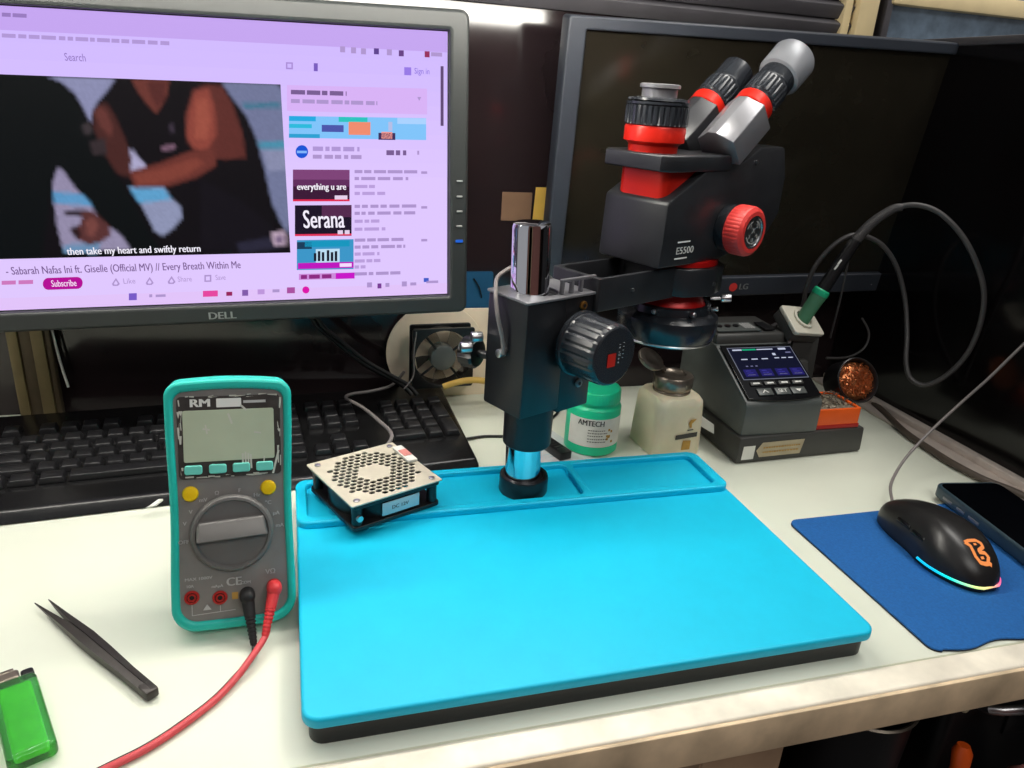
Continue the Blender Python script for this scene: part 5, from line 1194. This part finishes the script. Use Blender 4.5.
# ------------------------------------------------------------------ things along the back wall
bf = thing('case_fan', 'small open-frame fan standing against the back wall below the monitor corner', 'fan', (0.181, 0.915, 0.0290), math.radians(3))
h = 0.0405; FV = lambda y: frame3((0, y, 0), (1, 0, 0), (0, 0, 1), (0, -1, 0))
b = MB()
def of(y0, y1): b.plate([rrect(-h, 0, h, 2 * h, 0.003), circ(0, h, 0.0372, 48)], y0, y1, 0, 0.0005, FV(0))
of(0.008, 0.0115); of(-0.0115, -0.008)
b.lathe([(0.0385, -0.0085), (0.0385, 0.0085), (0.0374, 0.0085), (0.0374, -0.0085)], 0, (0, 0, h), (0, 1, 0), seg=48, caps=False)
for a in (38, 128, 218, 308): c_, s_ = math.cos(math.radians(a)), math.sin(math.radians(a)); b.tube([(0.016 * c_, -0.0095, h + 0.016 * s_), (0.0385 * c_, -0.0095, h + 0.0385 * s_)], 0.0016, 0, 8, 0)
b.build('fan_frame', M['blackplastic'], bf)
tag(MB().cyl((0, 0.008, h), (0, -0.0112, h), 0.0170, m=0, seg=40, bev=0.0018).build('hub', M['stationgrey'], bf), 'dark grey hub')
for i in range(5):
    a = 2 * PI * i / 5 + .3; P_ = []
    for r_ in (0.0165, 0.026, 0.0360):
        for da, yy in ((0.0, -0.006), (0.62, 0.006)): P_.append((r_ * math.cos(a + da + r_ * 8), yy, h + r_ * math.sin(a + da + r_ * 8)))
    k = MB(); k.raw(P_ + [(p[0], p[1] + 0.001, p[2]) for p in P_], [(0, 1, 3, 2), (2, 3, 5, 4), (6, 8, 9, 7), (8, 10, 11, 9), (0, 2, 8, 6), (2, 4, 10, 8), (1, 7, 9, 3), (3, 9, 11, 5), (4, 5, 11, 10), (0, 6, 7, 1)])
    k.build('blade', M['clearblade'], bf)
b = MB(); b.tube([(-h + .004, -0.012, 0.078), (-h + 0.001, -0.013, 0.050), (-h + .001, -0.013, 0.020), (-h - .012, -0.018, 0.004)], 0.0011, 0, 8, 5); b.build('fan_wire', M['cablelight'], bf)
# cream card disc behind the fan
b = MB(); b.plate([circ(0, 0, 0.066, 64), circ(0, 0, 0.006, 24)], -0.0012, 0.0012, 0, 0.0004, FV(0))
tag(b.build('card_disc', M['disc'], None, (0.178, 0.9400, 0.0665)), 'round cream card disc leaning on the wall behind the small fan', 'disc')
b = MB(); b.plate([rrect(-0.032, 0, 0.032, 0.124, 0.002)], -0.0012, 0.0012, 0, 0.0003, FV(0))
tag(b.build('cardboard_sheet', M['disc'], None, (0.222, 0.9445, 0.0003)), 'cream cardboard sheet against the wall just left of the microscope block', 'cardboard')
b = MB(); b.plate([rrect(-0.020, -0.018, 0.020, 0.018, 0.001)], -0.0008, 0.0008, 0, 0.0002, FV(0))
tag(b.build('cardboard_piece', M['cardboard'], None, (0.280, YW - 0.0008, 0.258)), 'brown cardboard square on the black wall left of the yellow note', 'cardboard')
b = MB(); b.plate([[(-0.0105, 0.020), (0.0115, 0.020), (0.0100, -0.022), (-0.0120, -0.022)]], -0.0005, 0.0005, 0, 0.0001, FV(0))
tag(b.build('sticky_note', M['postit'], None, (0.3150, YW - 0.0005, 0.263)), 'yellow paper note on the black wall just above the chrome pillar', 'note')
b = MB(); b.plate([rrect(-0.021, -0.025, 0.021, 0.025, 0.003)], -0.0008, 0.0008, 0, 0.0002, FV(0)); b.tube([(-0.006, -0.003, 0.016), (0.002, -0.004, 0.004), (0.006, -0.003, -0.010)], 0.001, 1, 6, 3)
tag(b.build('blue_card', [M['bluecard'], M['cableblack']], None, (0.233, YW - 0.0008, 0.148)), 'blue card on the wall beside the lit monitor corner', 'card')
b = MB(); b.tube([atY(443, 387, 0.893), atY(458, 382, 0.893), atY(476, 380, 0.893), atY(495, 383, 0.893), atY(520, 388, 0.893)], 0.0042, 0, 12, 5)
tag(b.build('sleeved_cable', M['yellowcable']), 'pale yellow sleeved cable lying along the back of the bench', 'cable')
tim = thing('timber_strip', 'ribbed olive timber strip standing against the wall under the lit monitor', 'timber', (-0.2925, 0.936, 0.0))
for i, (x, wd, m_) in enumerate(((-0.0165, 0.011, 'olive'), (-0.0045, 0.013, 'olivedark'), (0.0085, 0.013, 'olive'), (0.0180, 0.006, 'olivedark'))):
    MB().box((x, 0.0, 0.125), (wd, 0.018 - (i % 2) * .006, 0.25), 0, 0.001).build('lath', M[m_], tim)
b = MB(); b.tube([Vector((-0.272, 0.938, 0.16)), Vector((-0.2695, 0.936, 0.105)), Vector((-0.2665, 0.935, 0.070)), Vector((-0.262, 0.934, 0.038))], 0.0015, 0, 8, 5)
tag(b.build('white_wire', M['white']), 'thin white wire hanging beside the olive timber strip', 'wire')
for k, (dx, dz_) in enumerate(((0, 0), (0.006, 0.004))):
    b = MB(); P_ = [atY(312 + dx * 900, 318, 0.90), atY(334 + dx * 900, 340, 0.90), atY(360 + dx * 900, 361, 0.90), atY(384 + dx * 900, 375, 0.90), atY(402 + dx * 900, 385, 0.90)]
    P_ = [Vector((0.0 + dx, 0.905, 0.20))] + P_ + [P_[-1] + Vector((0.012, -.005, -0.012))]
    b.tube(P_, 0.0030, 0, 10, 5)
    tag(b.build('monitor_cable', M['cableblack']), ('upper' if k else 'lower') + ' of the two black cables slanting down behind the lit monitor', 'cable', 'monitor cables')

# ------------------------------------------------------------------ clutter on the lower shelf
SZ = -0.304
cbx = thing('cardboard_box', 'open tan cardboard box on the lower shelf below the mat corner', 'box', (0.375, 0.500, SZ), 0.15)
b = MB()
for x, y, sx_, sy_ in ((0, -0.06, 0.10, 0.003), (0, 0.06, 0.10, 0.003), (-0.05, 0, 0.003, 0.12), (0.05, 0, 0.003, 0.12)): b.box((x, y, 0.085), (sx_, sy_, 0.17), 0, 0.0005)
b.box((0, 0, 0.002), (0.10, 0.12, 0.003), 0); b.build('box_body', M['skin'], cbx)
for sx_ in (-1, 1):
    b = MB(); b.hexa([(sx_ * 0.050, -0.058, 0.169), (sx_ * 0.050, 0.058, 0.169), (sx_ * 0.050, 0.058, 0.172), (sx_ * 0.050, -0.058, 0.172), (sx_ * 0.085, -0.056, 0.150), (sx_ * 0.085, 0.056, 0.150), (sx_ * 0.085, 0.056, 0.153), (sx_ * 0.085, -0.056, 0.153)]); b.build('flap', M['cardboard'], cbx)
bw = thing('round_pot', 'round dark metal pot with a bright rim on the lower shelf under the bench edge', 'pot', (0.540, 0.475, SZ))
b = MB(); b.lathe([(0.044, 0), (0.048, 0.004), (0.052, 0.150), (0.054, 0.152), (0.054, 0.155), (0.050, 0.154), (0.046, 0.010)], 0, seg=48, caps=False); b.lathe([(0.046, 0.001), (0.046, 0.009)], 0, seg=48); b.build('pot_body', M['blackmetal'], bw)
MB().lathe([(0.0535, 0.153), (0.0555, 0.1545), (0.0535, 0.156), (0.0510, 0.1545)], 0, seg=48, caps=False).build('rim', M['dullsteel'], bw)
dv = thing('tool_case', 'black plastic tool case with a grey handle on the lower shelf at the far right', 'case', (0.730, 0.520, SZ), -0.1)
b = MB(); b.box((0, 0, 0.080), (0.18, 0.16, 0.16), 0, 0.012, 3); b.box((0, -0.081, 0.11), (0.03, 0.004, 0.03), 0, 0.001); b.build('case_body', M['blackplastic'], dv)
b = MB(); b.tube([(-0.05, -0.076, 0.135), (-0.05, -0.100, 0.150), (0.05, -0.100, 0.150), (0.05, -0.076, 0.135)], 0.006, 0, 10, 4); b.build('handle', M['steelbright'], dv)
sd = thing('screwdriver', 'orange-handled screwdriver leaning on the front of the black tool case', 'screwdriver', (0.622, 0.398, SZ))
d_ = Vector((0.05, 0.18, 0.97)).normalized()
MB().lathe([(0.006, 0.065), (0.009, 0.070), (0.0085, 0.095), (0.0095, 0.112), (0.006, 0.120)], 0, (0, 0, 0.001), d_, seg=20).build('handle', M['orange'], sd)
MB().lathe([(0.0022, 0.0), (0.003, 0.004), (0.003, 0.068)], 0, (0, 0, 0.001), d_, seg=12).build('shank', M['steelbright'], sd)
rg = thing('pink_rag', 'pale pink crumpled rag on the lower shelf in the lower right corner', 'rag', (0.690, 0.388, SZ))
b = MB(); rr = random.Random(4); n = 11; V = []; Fc = []
for i in range(n):
    for j in range(n):
        x, y = -0.040 + 0.08 * i / (n - 1), -0.035 + 0.07 * j / (n - 1); V.append((x + rr.uniform(-.003, .003), y + rr.uniform(-.003, .003), 0.002 + 0.105 * math.sin(PI * i / (n - 1)) ** .5 * math.sin(PI * j / (n - 1)) ** .5 + rr.uniform(-.006, .006) * (0 < i < n - 1 and 0 < j < n - 1)))
for i in range(n - 1):
    for j in range(n - 1): Fc.append((i * n + j, (i + 1) * n + j, (i + 1) * n + j + 1, i * n + j + 1))
b.raw(V, Fc); b.build('cloth', M['pink'], rg, sharp=80)
cw = thing('cable_coil', 'small loop of pale cable hanging under the bench edge', 'cable', (0.575, 0.400, -0.034))
MB().tube([(0.018 * math.cos(a) * .55, 0.004 * math.sin(2 * a), -0.040 - 0.040 * math.cos(a) * -1 - .0) if False else (0.010 * math.sin(a), 0.006 * math.cos(a), -0.035 + 0.036 * math.cos(a)) for a in [2 * PI * k / 12 for k in range(13)]], 0.0016, 0, 8, 4).build('loop', M['tape'], cw)
lt = thing('tube_light', 'white fluorescent tube light hanging over the back of the bench', 'light', (-0.07, 0.65, 0.503))
MB().cyl((-0.46, 0, 0), (0.46, 0, 0), 0.014, m=0, seg=24).build('tube', M['tube'], lt)
b = MB(); b.box((0, 0.0, 0.032), (0.97, 0.05, 0.022), 0, 0.003)
for s_ in (-1, 1): b.box((s_ * 0.471, 0, 0.012), (0.020, 0.020, 0.034), 0, 0.003)
b.build('batten', M['white'], lt)
for x in (-0.35, 0.35): MB().box((x, 0.168, 0.048), (0.02, 0.284, 0.010), 0, 0.001).build('bracket', M['steel'], lt)
# the room's ceiling lamps: one over the right end of the bench, one behind the photographer
for nm, loc, aim, en, sz in (('ceiling_lamp', (0.95, 0.62, 1.55), (0.55, 0.55, 0.0), 12, (0.9, 0.3)), ('ceiling_lamp', (0.60, -0.85, 1.50), (0.35, 0.65, 0.1), 10, (1.2, 0.5))):
    la = bpy.data.lights.new(nm, 'AREA'); la.shape = 'RECTANGLE'; la.size, la.size_y = sz; la.energy = en; la.color = (1.0, 0.97, 0.92)
    lo = bpy.data.objects.new(nm, la); col.objects.link(lo); lo.location = loc
    lo.rotation_euler = (Vector(aim) - Vector(loc)).to_track_quat('-Z', 'Y').to_euler()
